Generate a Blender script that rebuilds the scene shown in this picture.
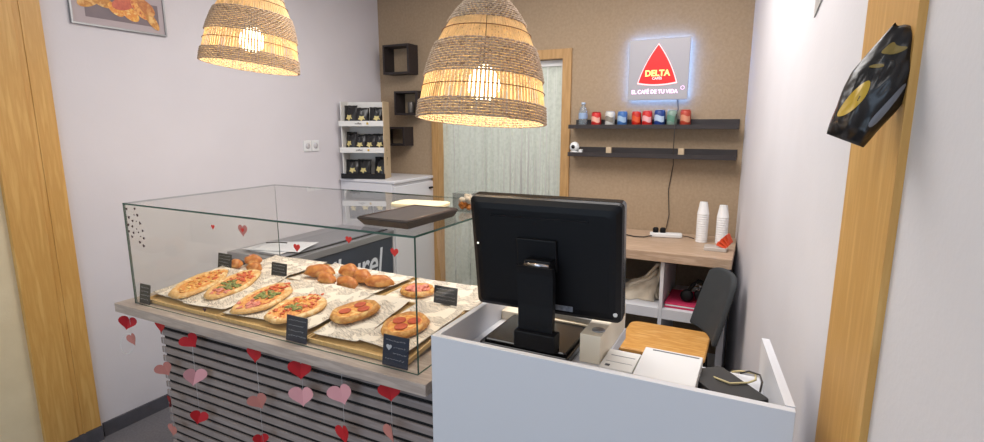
import bpy, bmesh, math, random
from mathutils import Vector, Matrix, noise
for o in list(bpy.data.objects): bpy.data.objects.remove(o)
C = bpy.context.scene.collection
random.seed(7)
R = math.radians
# ------------------------------------------------------------------ camera, world, light, exposure
cam = bpy.data.cameras.new('camera'); cam.sensor_width = 36; cam.lens = 525/984*36; cam.clip_start = .02
co = bpy.data.objects.new('camera', cam); C.objects.link(co)
co.location = (0, 0, 1.6); co.rotation_euler = (R(90-10.36), 0, R(26.9))
bpy.context.scene.camera = co
W = bpy.data.worlds.new('world'); bpy.context.scene.world = W; W.use_nodes = True
W.node_tree.nodes['Background'].inputs[0].default_value = (.75, .85, 1, 1)
W.node_tree.nodes['Background'].inputs[1].default_value = .55
vs = bpy.context.scene.view_settings
vs.view_transform = 'Standard'; vs.look = 'None'; vs.gamma = 1; vs.exposure = 0.0; vs.use_curve_mapping = False

def area(name, loc, rot, sx, sy, power, col):
    l = bpy.data.lights.new(name, 'AREA'); l.shape = 'RECTANGLE'; l.size = sx; l.size_y = sy
    l.energy = power; l.color = col
    o = bpy.data.objects.new(name, l); C.objects.link(o); o.location = loc; o.rotation_euler = rot
    return o
area('daylight_shopfront', (-1.0, -3.6, 1.5), (R(90), 0, 0), 3.2, 2.4, 52, (.60, .78, 1))
area('ceiling_light_panel', (-1.0, 2.2, 2.70), (0, 0, 0), 2.0, 1.2, 54, (1, .96, .93))
area('ceiling_light_panel_entry', (-1.2, -.4, 2.70), (0, 0, 0), 1.6, .8, 20, (1, .96, .92))
area('back_room_light', (-1.8, 4.6, 2.5), (0, 0, 0), 1.6, .9, 20, (1, 1, .96))

# ------------------------------------------------------------------ helpers
def lin(c):
    return tuple(((v/255)/12.92 if v/255 <= .04045 else ((v/255+.055)/1.055)**2.4) for v in c)
def mat(name, col, rough=.6, metal=0, var=None, scale=20, bump=0, bscale=60, spec=.5, stretch=None, emit=None, estr=0, ramp=(.35, .65), trans=0, alpha=1, detail=4):
    m = bpy.data.materials.new(name); m.use_nodes = True
    nt = m.node_tree; b = nt.nodes['Principled BSDF']
    b.inputs['Base Color'].default_value = (*lin(col), 1)
    b.inputs['Roughness'].default_value = rough; b.inputs['Metallic'].default_value = metal
    b.inputs['Specular IOR Level'].default_value = spec
    b.inputs['Alpha'].default_value = alpha
    if trans: b.inputs['Transmission Weight'].default_value = trans
    if emit: b.inputs['Emission Color'].default_value = (*lin(emit), 1); b.inputs['Emission Strength'].default_value = estr
    tc = nt.nodes.new('ShaderNodeTexCoord')
    vec = tc.outputs['Object']
    if stretch:
        mp = nt.nodes.new('ShaderNodeMapping'); mp.inputs['Scale'].default_value = stretch
        nt.links.new(vec, mp.inputs[0]); vec = mp.outputs[0]
    if var:
        n = nt.nodes.new('ShaderNodeTexNoise'); n.inputs['Scale'].default_value = scale; n.inputs['Detail'].default_value = detail
        nt.links.new(vec, n.inputs['Vector'])
        r = nt.nodes.new('ShaderNodeValToRGB')
        cols = [col]+list(var)
        while len(r.color_ramp.elements) < len(cols): r.color_ramp.elements.new(.5)
        for i, c in enumerate(cols):
            r.color_ramp.elements[i].position = ramp[0]+(ramp[1]-ramp[0])*i/(len(cols)-1)
            r.color_ramp.elements[i].color = (*lin(c), 1)
        nt.links.new(n.outputs['Fac'], r.inputs[0]); nt.links.new(r.outputs[0], b.inputs['Base Color'])
    else:
        n = nt.nodes.new('ShaderNodeTexNoise'); n.inputs['Scale'].default_value = 6
        nt.links.new(vec, n.inputs['Vector'])
        mr = nt.nodes.new('ShaderNodeMapRange'); mr.inputs[3].default_value = max(0, rough-.05); mr.inputs[4].default_value = min(1, rough+.05)
        nt.links.new(n.outputs['Fac'], mr.inputs[0]); nt.links.new(mr.outputs[0], b.inputs['Roughness'])
    if bump:
        n2 = nt.nodes.new('ShaderNodeTexNoise'); n2.inputs['Scale'].default_value = bscale
        nt.links.new(vec, n2.inputs['Vector'])
        bp = nt.nodes.new('ShaderNodeBump'); bp.inputs['Strength'].default_value = bump; bp.inputs['Distance'].default_value = .01
        nt.links.new(n2.outputs['Fac'], bp.inputs['Height']); nt.links.new(bp.outputs[0], b.inputs['Normal'])
    return m
def thin_glass(name, tint=(235, 245, 240), refl=1.0, rough=.0, clear=1.0):
    m = bpy.data.materials.new(name); m.use_nodes = True; nt = m.node_tree
    nt.nodes.remove(nt.nodes['Principled BSDF'])
    t = nt.nodes.new('ShaderNodeBsdfTransparent'); t.inputs[0].default_value = (*lin(tint), 1)
    g = nt.nodes.new('ShaderNodeBsdfGlossy'); g.inputs['Roughness'].default_value = rough
    f = nt.nodes.new('ShaderNodeFresnel'); f.inputs[0].default_value = 1.5
    mm = nt.nodes.new('ShaderNodeMath'); mm.operation = 'MULTIPLY_ADD'; mm.inputs[1].default_value = refl; mm.inputs[2].default_value = 1-clear
    x = nt.nodes.new('ShaderNodeMixShader')
    ge = nt.nodes.new('ShaderNodeNewGeometry'); iv = nt.nodes.new('ShaderNodeMath'); iv.operation = 'SUBTRACT'; iv.inputs[0].default_value = 1
    nt.links.new(ge.outputs['Backfacing'], iv.inputs[1]); m2 = nt.nodes.new('ShaderNodeMath'); m2.operation = 'MULTIPLY'
    nt.links.new(f.outputs[0], mm.inputs[0]); nt.links.new(mm.outputs[0], m2.inputs[0]); nt.links.new(iv.outputs[0], m2.inputs[1]); nt.links.new(m2.outputs[0], x.inputs[0])
    nt.links.new(t.outputs[0], x.inputs[1]); nt.links.new(g.outputs[0], x.inputs[2])
    nt.links.new(x.outputs[0], nt.nodes['Material Output'].inputs[0])
    return m
def translucent(name, col, tcol, fac=.5, transp=0):
    m = bpy.data.materials.new(name); m.use_nodes = True; nt = m.node_tree
    nt.nodes.remove(nt.nodes['Principled BSDF'])
    tc = nt.nodes.new('ShaderNodeTexCoord'); n = nt.nodes.new('ShaderNodeTexNoise'); n.inputs['Scale'].default_value = 40
    nt.links.new(tc.outputs['Object'], n.inputs['Vector'])
    r = nt.nodes.new('ShaderNodeValToRGB'); r.color_ramp.elements[0].color = (*[v*.72 for v in lin(col)], 1); r.color_ramp.elements[1].color = (*lin(col), 1)
    r.color_ramp.elements[0].position = .3; r.color_ramp.elements[1].position = .6
    nt.links.new(n.outputs['Fac'], r.inputs[0])
    d = nt.nodes.new('ShaderNodeBsdfDiffuse'); nt.links.new(r.outputs[0], d.inputs[0])
    t = nt.nodes.new('ShaderNodeBsdfTranslucent'); t.inputs[0].default_value = (*lin(tcol), 1)
    x = nt.nodes.new('ShaderNodeMixShader'); x.inputs[0].default_value = fac
    nt.links.new(d.outputs[0], x.inputs[1]); nt.links.new(t.outputs[0], x.inputs[2])
    out = x
    if transp:
        tr = nt.nodes.new('ShaderNodeBsdfTransparent'); y = nt.nodes.new('ShaderNodeMixShader'); y.inputs[0].default_value = transp
        nt.links.new(x.outputs[0], y.inputs[1]); nt.links.new(tr.outputs[0], y.inputs[2]); out = y
    nt.links.new(out.outputs[0], nt.nodes['Material Output'].inputs[0])
    return m

class MB:
    """collects shapes into one mesh"""
    def __init__(s): s.bm = bmesh.new(); s.M = Matrix.Identity(4); s.mi = 0
    def _add(s, verts, faces, smooth=False):
        vs_ = [s.bm.verts.new(s.M @ Vector(v)) for v in verts]
        for f in faces:
            try:
                fc = s.bm.faces.new([vs_[i] for i in f]); fc.material_index = s.mi; fc.smooth = smooth
            except ValueError: pass
        return vs_
    def box(s, x0, x1, y0, y1, z0, z1, bev=0, seg=2):
        b2 = bmesh.new()
        v = [b2.verts.new(p) for p in ((x0,y0,z0),(x1,y0,z0),(x1,y1,z0),(x0,y1,z0),(x0,y0,z1),(x1,y0,z1),(x1,y1,z1),(x0,y1,z1))]
        for f in ((0,3,2,1),(4,5,6,7),(0,1,5,4),(1,2,6,5),(2,3,7,6),(3,0,4,7)): b2.faces.new([v[i] for i in f])
        if bev: bmesh.ops.bevel(b2, geom=list(b2.edges), offset=bev, segments=seg, affect='EDGES', profile=.5)
        b2.verts.ensure_lookup_table(); b2.verts.index_update()
        s._add([q.co.copy() for q in b2.verts], [[q.index for q in f.verts] for f in b2.faces]); b2.free()
    def rbox(s, x0, x1, y0, y1, z0, z1, r, bev=.003, seg=6):
        """box with rounded vertical corners"""
        pts = []
        for cx, cy, a0 in ((x1-r, y1-r, 0), (x0+r, y1-r, 90), (x0+r, y0+r, 180), (x1-r, y0+r, 270)):
            for k in range(seg+1):
                a = R(a0+90*k/seg); pts.append((cx+r*math.cos(a), cy+r*math.sin(a)))
        s.prism(pts, z0, z1, bev)
    def prism(s, pts, z0, z1, bev=0):
        n = len(pts)
        if not bev:
            s._add([(x, y, z0) for x, y in pts]+[(x, y, z1) for x, y in pts],
                   [list(range(n))[::-1], list(range(n, 2*n))]+[(i, (i+1) % n, n+(i+1) % n, n+i) for i in range(n)])
            return
        cx = sum(p[0] for p in pts)/n; cy = sum(p[1] for p in pts)/n
        def ins(d):
            o = []
            for x, y in pts:
                l = math.hypot(x-cx, y-cy) or 1; o.append((x-(x-cx)/l*d, y-(y-cy)/l*d))
            return o
        rings = [(ins(bev), z0), (pts, z0+bev), (pts, z1-bev), (ins(bev), z1)]
        V = [(x, y, z) for ps, z in rings for x, y in ps]
        F = [list(range(n))[::-1], list(range(3*n, 4*n))]
        for k in range(3): F += [(k*n+i, k*n+(i+1) % n, (k+1)*n+(i+1) % n, (k+1)*n+i) for i in range(n)]
        s._add(V, F)
    def lathe(s, prof, n=32, c=(0, 0, 0), smooth=True, cap=True):
        V = []; F = []
        for r, z in prof:
            for k in range(n):
                a = 2*math.pi*k/n; V.append((c[0]+r*math.cos(a), c[1]+r*math.sin(a), c[2]+z))
        for j in range(len(prof)-1):
            for k in range(n): F.append((j*n+k, j*n+(k+1) % n, (j+1)*n+(k+1) % n, (j+1)*n+k))
        if cap:
            if prof[0][0] > 1e-5: F.append(list(range(n))[::-1])
            if prof[-1][0] > 1e-5: F.append([(len(prof)-1)*n+k for k in range(n)])
        s._add(V, F, smooth)
    def tube(s, pts, r, n=8, closed=False, smooth=True):
        pts = [Vector(p) for p in pts]; m = len(pts); V = []; F = []
        prev = None
        for i, p in enumerate(pts):
            if closed: t = (pts[(i+1) % m]-pts[i-1])
            else: t = pts[min(i+1, m-1)]-pts[max(i-1, 0)]
            t.normalize()
            a = Vector((0, 0, 1)) if abs(t.z) < .9 else Vector((1, 0, 0))
            if prev is not None:
                u = prev-t*prev.dot(t)
                if u.length < 1e-4: u = t.cross(a)
            else: u = t.cross(a)
            u.normalize(); prev = u; w = t.cross(u)
            rr = r[i] if isinstance(r, (list, tuple)) else r
            for k in range(n):
                an = 2*math.pi*k/n; V.append(p+u*math.cos(an)*rr+w*math.sin(an)*rr)
        for i in range(m if closed else m-1):
            j = (i+1) % m
            for k in range(n): F.append((i*n+k, i*n+(k+1) % n, j*n+(k+1) % n, j*n+k))
        if not closed: F += [list(range(n))[::-1], [(m-1)*n+k for k in range(n)]]
        s._add(V, F, smooth)
    def ball(s, c, r, nu=16, nv=10, wob=0, seed=0, flat=1):
        """lumpy ellipsoid; r = (rx, ry, rz)"""
        if not isinstance(r, (tuple, list)): r = (r, r, r)
        V = []; F = []
        for j in range(nv+1):
            th = math.pi*j/nv
            for k in range(nu):
                ph = 2*math.pi*k/nu
                d = Vector((math.sin(th)*math.cos(ph), math.sin(th)*math.sin(ph), math.cos(th)))
                f = 1+wob*noise.noise(d*1.6+Vector((seed*3.1, seed, 0)))
                V.append((c[0]+d.x*r[0]*f, c[1]+d.y*r[1]*f, c[2]+d.z*r[2]*f*(flat if d.z < 0 else 1)))
        for j in range(nv):
            for k in range(nu): F.append((j*nu+k, (j+1)*nu+k, (j+1)*nu+(k+1) % nu, j*nu+(k+1) % nu))
        s._add(V, F, True)
    def sheet(s, fn, nu, nv, thick=0, smooth=True):
        """fn(u,v)->point ; optional second layer offset in thickness along -normal z"""
        V = [fn(i/nu, j/nv) for j in range(nv+1) for i in range(nu+1)]
        w = nu+1; F = [(j*w+i, j*w+i+1, (j+1)*w+i+1, (j+1)*w+i) for j in range(nv) for i in range(nu)]
        if thick:
            n = len(V); V2 = [(p[0], p[1], p[2]-thick) for p in V]
            F2 = [tuple(q+n for q in f[::-1]) for f in F]
            b = [i for i in range(w)]+[j*w+nu for j in range(1, nv+1)]+[nv*w+i for i in range(nu-1, -1, -1)]+[j*w for j in range(nv-1, 0, -1)]
            F3 = [(b[(k+1) % len(b)], b[k], b[k]+n, b[(k+1) % len(b)]+n) for k in range(len(b))]
            V = V+V2; F = F+F2+F3
        s._add(V, F, smooth)
    def build(s, name, m, parent=None, loc=None, rot=None, weld=True):
        if weld: bmesh.ops.remove_doubles(s.bm, verts=s.bm.verts, dist=1e-6)
        bmesh.ops.recalc_face_normals(s.bm, faces=s.bm.faces)
        me = bpy.data.meshes.new(name); s.bm.to_mesh(me); s.bm.free()
        for q in (m if isinstance(m, (list, tuple)) else [m]): me.materials.append(q)
        o = bpy.data.objects.new(name, me); C.objects.link(o)
        if parent: o.parent = parent
        if loc: o.location = loc
        if rot: o.rotation_euler = rot
        return o
def thing(name, label, cat, loc=(0, 0, 0), rz=0, group=None):
    o = bpy.data.objects.new(name, None); C.objects.link(o); o.empty_display_size = .05
    o.location = loc; o.rotation_euler = (0, 0, rz); o['label'] = label; o['category'] = cat
    if group: o['group'] = group
    return o
def tag(o, label, cat, group=None):
    o['label'] = label; o['category'] = cat
    if group: o['group'] = group
    return o
def struct(o): o['kind'] = 'structure'; return o
def bx(name, m, d, parent=None, bev=0, loc=None, rot=None):
    b = MB(); b.box(*d, bev=bev); return b.build(name, m, parent, loc, rot)
def text(s_, name, size, m, parent, loc, rot, ext=.0006, off=0, align='CENTER', shear=0, sx=1):
    cu = bpy.data.curves.new(name, 'FONT'); cu.body = s_; cu.size = size; cu.extrude = ext; cu.offset = off
    cu.align_x = align; cu.align_y = 'CENTER'; cu.shear = shear
    t = bpy.data.objects.new('tmp', cu); C.objects.link(t)
    bpy.context.view_layer.update()
    me = bpy.data.meshes.new_from_object(t.evaluated_get(bpy.context.evaluated_depsgraph_get()))
    bpy.data.objects.remove(t); me.name = name
    me.materials.clear(); me.materials.append(m)
    o = bpy.data.objects.new(name, me); C.objects.link(o); o.parent = parent; o.location = loc; o.rotation_euler = rot
    o.scale = (sx, 1, 1)
    return o
def heart_pts(w, n=28):
    P = []
    for k in range(n):
        t = 2*math.pi*k/n
        P.append((16*math.sin(t)**3/32*w, (13*math.cos(t)-5*math.cos(2*t)-2*math.cos(3*t)-math.cos(4*t)+2.5)/32*w))
    return P
def copy_tree(o, parent=None):
    c = o.copy(); C.objects.link(c)
    if parent: c.parent = parent
    for ch in list(o.children): copy_tree(ch, c)
    return c

# ------------------------------------------------------------------ materials
M = {}
M['white_wall'] = mat('white_wall_paint', (210, 205, 208), .8, var=[(213, 208, 211)], scale=3, bump=.04, bscale=90)
M['white_wall_r'] = mat('white_wall_paint_right', (214, 212, 216), .8, var=[(218, 216, 220)], scale=3, bump=.04, bscale=90)
M['beige_wall'] = mat('beige_wall_paint', (212, 196, 162), .85, var=[(220, 205, 172)], scale=6, bump=.1, bscale=120)
M['tan_wall'] = mat('tan_wallpaper', (158, 136, 110), .85, var=[(167, 145, 119)], scale=60, bump=.12, bscale=220, detail=8)
M['floor'] = mat('grey_floor_tile', (106, 103, 107), .55, var=[(118, 115, 119)], scale=90, bump=.03)
M['ceiling'] = mat('ceiling_paint', (225, 224, 222), .9)
M['baseboard'] = mat('dark_grey_tile', (74, 73, 78), .5, var=[(84, 82, 88)], scale=20)
M['oak'] = mat('varnished_pine', (206, 160, 90), .45, var=[(197, 150, 80), (212, 168, 98)], scale=5, stretch=(9, 9, .7), bump=.03, bscale=30)
M['oak_frame'] = mat('light_oak_door_casing', (188, 148, 96), .5, var=[(170, 130, 80)], scale=6, stretch=(10, 10, 1))
M['white_lam'] = mat('white_laminate', (212, 214, 220), .42, spec=.4)
M['white_pl'] = mat('white_plastic', (225, 225, 224), .4)
M['white_card'] = mat('white_cardboard', (222, 220, 215), .7)
M['black_pl'] = mat('black_plastic', (12, 13, 17), .45, bump=.05, bscale=500, spec=.25)
M['black_gloss'] = mat('black_gloss', (12, 12, 14), .15)
M['dark_wood'] = mat('dark_brown_laminate', (40, 33, 33), .55, var=[(50, 42, 41)], scale=8, stretch=(1, 8, 8))
M['slat'] = mat('grey_oak_slat', (150, 138, 134), .6, var=[(143, 131, 127), (157, 145, 141)], scale=9, stretch=(1, 8, 8))
M['slab'] = mat('greige_oak_worktop', (176, 162, 152), .45, var=[(164, 150, 141), (186, 172, 162)], scale=7, stretch=(1, 9, 9))
M['black_back'] = mat('black_backing', (16, 15, 17), .8)
M['table_top'] = mat('pale_oak_tabletop', (186, 160, 136), .5, var=[(172, 146, 122), (196, 171, 148)], scale=7, stretch=(1, 9, 9))
M['fridge'] = mat('white_enamel', (218, 217, 220), .35)
M['steel'] = mat('brushed_steel', (168, 168, 172), .35, .7)
M['chrome'] = mat('chrome', (200, 200, 205), .15, 1)
M['navy'] = mat('navy_panel', (34, 42, 58), .5, var=[(46, 56, 74)], scale=3)
M['white_print'] = mat('white_print', (215, 220, 228), .6)
M['glass'] = thin_glass('case_glass', (253, 253, 251), 1.2)
M['glass_edge'] = mat('glass_edge_green', (58, 88, 80), .2)
M['acrylic'] = thin_glass('clear_acrylic', (235, 235, 235), 1.2, .05)
M['red'] = mat('red_paper', (190, 24, 34), .6)
M['dkred'] = mat('dark_red_paper', (140, 20, 28), .6)
M['dusty'] = mat('dusty_pink_paper', (190, 122, 112), .7)
M['pink'] = mat('light_pink_paper', (226, 162, 166), .7)
M['brown_decal'] = mat('brown_decal', (70, 42, 42), .5)
M['red_decal'] = mat('red_decal', (214, 52, 44), .5)
M['thread'] = mat('clear_thread', (200, 195, 195), .5)
M['slate'] = mat('slate_tray', (48, 40, 38), .45, var=[(58, 50, 47)], scale=30)
M['cream'] = mat('cream_board', (222, 208, 170), .6)
M['chalk'] = mat('chalkboard', (30, 33, 40), .6, var=[(38, 42, 50)], scale=12)
M['chalk_navy'] = mat('chalkboard_navy', (22, 30, 52), .5, var=[(28, 38, 62)], scale=12)
M['chalk_mark'] = mat('chalk_marks', (190, 192, 200), .8)
M['tray'] = mat('beige_display_tray', (205, 172, 118), .5, var=[(190, 155, 100)], scale=20, stretch=(8, 1, 1))
M['crust'] = mat('baked_crust', (232, 196, 140), .65, var=[(214, 160, 92), (240, 214, 164)], scale=38, bump=.3, bscale=60)
M['crust2'] = mat('golden_crust', (214, 160, 84), .55, var=[(184, 118, 50), (228, 184, 112)], scale=30, bump=.3, bscale=60)
M['bun'] = mat('golden_bun', (212, 142, 66), .45, var=[(176, 98, 38), (224, 168, 96)], scale=16, bump=.15, bscale=40)
M['cheese'] = mat('melted_cheese', (238, 186, 92), .5, var=[(220, 132, 48), (245, 208, 130)], scale=45, bump=.5, bscale=80)
M['sauce'] = mat('tomato_and_cheese', (206, 92, 40), .5, var=[(236, 176, 96), (180, 60, 28)], scale=48, bump=.5, bscale=80)
M['greens'] = mat('salad_leaves', (112, 122, 52), .6, var=[(146, 150, 84), (82, 96, 44)], scale=60)
M['ham'] = mat('ham', (206, 110, 96), .45, var=[(224, 146, 128)], scale=40)
M['tomato'] = mat('tomato_bits', (196, 70, 34), .4, var=[(220, 110, 60)], scale=60)
M['pepperoni'] = mat('pepperoni', (178, 68, 36), .4, var=[(200, 92, 54)], scale=60)
M['wicker'] = mat('grey_brown_wicker', (176, 152, 128), .8, var=[(196, 174, 150), (150, 126, 102)], scale=70)
M['straw'] = translucent('pale_straw', (236, 214, 168), (246, 216, 156), .36)
M['binding'] = mat('brown_binding', (130, 86, 46), .8)
M['bulb'] = mat('lit_bulb', (255, 244, 220), .3, emit=(255, 238, 205), estr=9)
M['led'] = mat('cool_led_strip', (190, 210, 255), .3, emit=(120, 170, 255), estr=18)
M['sign_face'] = mat('brushed_sign_plate', (166, 162, 166), .35, .3)
M['sign_red'] = mat('lit_red', (225, 20, 18), .4, emit=(235, 18, 16), estr=.8)
M['sign_edge'] = mat('lit_pale_pink', (250, 200, 200), .4, emit=(255, 190, 195), estr=.9)
M['sign_yellow'] = mat('lit_yellow', (250, 220, 120), .4, emit=(255, 226, 130), estr=1.0)
M['sign_pink'] = mat('lit_pink_white', (250, 200, 240), .4, emit=(255, 200, 245), estr=1.3)
M['curtain'] = translucent('milky_strips', (214, 218, 208), (225, 232, 222), .5, .12)
M['foil'] = mat('black_foil', (26, 25, 27), .28, bump=.3, bscale=30)
M['gold'] = mat('gold_print', (196, 160, 48), .4)
M['gold_pale'] = mat('pale_gold_print', (214, 196, 130), .5)
M['seat'] = mat('honey_wood_seat', (216, 164, 92), .4, var=[(200, 142, 70), (224, 176, 108)], scale=7, stretch=(1.2, 9, 9))
M['chair_back'] = mat('charcoal_fabric', (54, 58, 61), .85, bump=.15, bscale=300)
M['cotton'] = mat('beige_canvas', (230, 220, 202), .9, var=[(216, 204, 184)], scale=12, bump=.15, bscale=100)
M['pink_file'] = mat('magenta_card', (206, 52, 96), .6)
M['cup'] = mat('white_paper_cup', (232, 231, 230), .6)
M['paper'] = mat('white_paper', (225, 225, 228), .7)
M['cable_y'] = mat('cream_cable', (206, 190, 140), .5)
M['cable_w'] = mat('white_cable', (215, 212, 208), .5)
M['cable_k'] = mat('dark_cable', (52, 46, 42), .6)
M['orange_bag'] = mat('orange_sachet', (204, 74, 40), .4)
M['nougat'] = mat('white_sweets', (236, 224, 204), .5)
M['caramel'] = mat('caramel_sweets', (206, 128, 52), .4)

def newsprint():
    m = bpy.data.materials.new('newsprint_paper'); m.use_nodes = True; nt = m.node_tree; b = nt.nodes['Principled BSDF']
    b.inputs['Roughness'].default_value = .8
    tc = nt.nodes.new('ShaderNodeTexCoord')
    mp = nt.nodes.new('ShaderNodeMapping'); mp.inputs['Rotation'].default_value = (0, 0, .5)
    nt.links.new(tc.outputs['Object'], mp.inputs[0])
    br = nt.nodes.new('ShaderNodeTexBrick'); br.inputs['Scale'].default_value = 48
    br.inputs['Color1'].default_value = (*lin((222, 210, 196)), 1); br.inputs['Color2'].default_value = (*lin((128, 118, 110)), 1)
    br.inputs['Mortar'].default_value = (*lin((232, 222, 208)), 1); br.inputs['Mortar Size'].default_value = .035
    br.inputs['Brick Width'].default_value = .9; br.inputs['Row Height'].default_value = .2
    n = nt.nodes.new('ShaderNodeTexNoise'); n.inputs['Scale'].default_value = 16; n.inputs['Detail'].default_value = 1
    r = nt.nodes.new('ShaderNodeValToRGB'); r.color_ramp.interpolation = 'CONSTANT'
    r.color_ramp.elements[0].color = (0, 0, 0, 1); r.color_ramp.elements[1].position = .46; r.color_ramp.elements[1].color = (1, 1, 1, 1)
    mx = nt.nodes.new('ShaderNodeMixRGB'); mx.inputs[1].default_value = (*lin((234, 224, 210)), 1)
    nt.links.new(mp.outputs[0], br.inputs[0]); nt.links.new(mp.outputs[0], n.inputs[0]); nt.links.new(n.outputs['Fac'], r.inputs[0])
    nt.links.new(r.outputs[0], mx.inputs[0]); nt.links.new(br.outputs[0], mx.inputs[2]); nt.links.new(mx.outputs[0], b.inputs['Base Color'])
    return m
M['news'] = newsprint()

# ------------------------------------------------------------------ the setting
XL = -2.938; YB = 3.686; H = 2.75
A = R(6.5)
def xw(y): return -.1+(YB-y)*math.tan(A)          # right wall runs slightly askew
# floor & ceiling
struct(bx('floor', M['floor'], (-3.1, 1.3, -4.2, 5.7, -.1, 0)))
struct(bx('ceiling', M['ceiling'], (-3.1, 1.3, -4.2, 5.7, H, H+.1)))
b = MB(); b.box(XL-.12, XL, 1.06, 5.6, 0, H); struct(b.build('wall_left', M['white_wall']))
struct(bx('wall_left_front', M['beige_wall'], (XL-.12, XL+.004, -4.2, 1.06, 0, H)))
b = MB(); b.box(XL, -2.40, YB, YB+.12, 0, H); b.box(-2.40, -1.25, YB, YB+.12, 2.11, H); b.box(-1.25, xw(YB)+.3, YB, YB+.12, 0, H)
struct(b.build('wall_back', M['tan_wall']))
b = MB(); b.prism([(xw(YB), YB), (xw(-4.2), -4.2), (xw(-4.2)+.12, -4.2), (xw(YB)+.12, YB)], 0, H); struct(b.build('wall_right', M['white_wall_r']))
struct(bx('wall_rear_room', M['ceiling'], (-3.1, 0, 5.5, 5.6, 0, H)))
struct(bx('wall_rear_room_right', M['ceiling'], (-.7, -.6, YB+.12, 5.5, 0, H)))
b = MB(); b.box(XL, XL+.012, 1.31, 3.68, 0, .075); struct(b.build('baseboard_left', M['baseboard']))
# left post casing: two boards on the wall
b = MB(); b.box(XL, XL+.022, 1.19, 1.295, .075, H, bev=.002); b.box(XL, XL+.03, 1.06, 1.19, .075, H, bev=.002)
b.box(XL+.022, XL+.026, 1.215, 1.222, .075, H); struct(b.build('trim_1', M['oak']))
bx_ = MB(); bx_.box(XL, XL+.032, 1.06, 1.295, 0, .075); struct(bx_.build('baseboard_left_post', M['baseboard']))
# right post casing lies on the skewed wall
b = MB()
def onw(y, d): return (xw(y)-d*math.cos(A), y-d*math.sin(A))
for y0, y1, d in ((1.284, 1.020, .012),):
    p = [onw(y0, 0), onw(y0, d), onw(y1, d), onw(y1, 0)]
    b.prism(p, 0, H)
struct(b.build('trim_2', M['oak']))
# door casing
b = MB(); b.box(-2.415, -2.35, YB-.02, YB+.13, 0, 2.065); b.box(-1.30, -1.235, YB-.02, YB+.13, 0, 2.065); b.box(-2.415, -1.235, YB-.02, YB+.13, 2.065, 2.13)
struct(b.build('door_1', M['oak_frame']))

# string curtain in the doorway
t = thing('strip_curtain', 'milky white strip curtain hanging in the wooden doorway', 'curtain', (-1.825, YB+.05, 0))
b = MB(); b.box(-.522, .522, -.015, .015, 2.02, 2.06); b.build('curtain_rail', M['white_pl'], t)
b = MB(); x = -.515; k = 0
while x < .515:
    w = random.uniform(.016, .022); y = random.uniform(-.012, .012); bot = random.uniform(.02, .06); tw = random.uniform(-.008, .008)
    ns = 14
    pr_ = []
    for j in range(ns+1):
        z = 2.02+(bot-2.02)*j/ns; wx = .002*math.sin(j*1.7+k)
        nw = w*.68 if (x > -.02 and z < 1.36 and k % 3) else w
        pr_.append(((x+wx, y-.001+tw*j/ns, z), (x+nw+wx, y-.001-tw*j/ns, z)))
    V = [p for q in pr_ for p in q]; b._add(V, [(2*j, 2*j+1, 2*j+3, 2*j+2) for j in range(ns)])
    x += w*random.choice((.82, .86, .9, 1.02)) + (.008 if (x > .12 and random.random() < .25) else 0); k += 1
b.build('curtain_strips', M['curtain'], t, weld=False)

# ------------------------------------------------------------------ wall things
def cube_shelf(x0, x1, z0, z1, label, grp='dark hollow cube shelves on the tan wall'):
    t = thing('cube_shelf', label, 'shelf', ((x0+x1)/2, YB-.001, z0), 0, grp)
    w = (x1-x0)/2; h = z1-z0; d = .13; q = .016
    b = MB(); b.box(-w, -w+q, -d, 0, 0, h); b.box(w-q, w, -d, 0, 0, h); b.box(-w+q, w-q, -d, 0, 0, q); b.box(-w+q, w-q, -d, 0, h-q, h)
    b.build('frame', M['dark_wood'], t)
    return t
cube_shelf(-2.80, -2.545, 2.005, 2.235, 'dark brown hollow cube shelf, highest on the tan wall, empty')
cube_shelf(-2.70, -2.475, 1.68, 1.87, 'dark brown hollow cube shelf holding a small cylinder, partly behind the lamp')
cube_shelf(-2.84, -2.61, 1.43, 1.585, 'lowest dark brown cube shelf, mostly hidden behind the white coffee stand')
b = MB(); b.lathe([(.026, 0), (.028, .005), (.028, .085), (.024, .09), (.02, .09)], 20); tag(b.build('tin_can', mat('grey_tin', (104, 98, 92), .4, .4), None, (-2.575, YB-.07, 1.697)), 'small grey cylindrical tin inside the second dark cube shelf', 'tin')

def ledge(z, label, x1=-.13):
    t = thing('picture_ledge', label, 'shelf', (-1.21, YB-.001, z), 0, 'dark picture ledges on the tan wall')
    L = x1+1.21
    b = MB(); b.box(0, L, -.115, 0, 0, .016, bev=.001); b.build('shelf_board', M['dark_wood'], t)
    b = MB(); b.box(-.0, L, -.125, -.1155, 0, .028, bev=.001); b.build('front_lip', M['dark_wood'], t)
    b = MB(); b.box(0.02, L, -.012, 0, .0165, .062, bev=.001); b.build('back_board', M['dark_wood'], t)
    return t
ledge(1.575, 'long dark wooden ledge under the lit sign, carrying cans and a bottle')
ledge(1.385, 'lower long dark wooden ledge, carrying only a camera and two blocks')
Zl = 1.591
def can(x, body, accent, top, label, h=.092, r=.031, kind='cup'):
    h *= 1.1; r *= 1.06
    t = thing('coffee_tin' if kind == 'tin' else 'drink_can', label, 'can', (x, YB-.062, Zl), 0, 'cans in a row on the upper ledge')
    b = MB(); b.lathe([(r*.78, 0), (r, .008), (r, h-.014), (r*.84, h-.003)], 24); b.build('can_body', body, t)
    b = MB(); b.lathe([(r*.86, 0), (r*.88, .004), (r*.8, .004), (r*.78, .001), (.001, .001)], 24, (0, 0, h-.003)); b.build('lid', top, t)
    b = MB(); n = 7
    def fn(u, v):
        a = R(-150+120*u); return (math.cos(a)*(r+.0006), math.sin(a)*(r+.0006), h*(.3+.35*v)+.006*math.sin(u*6))
    b.sheet(fn, 8, 2); b.build('printed_band', accent, t)
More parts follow.
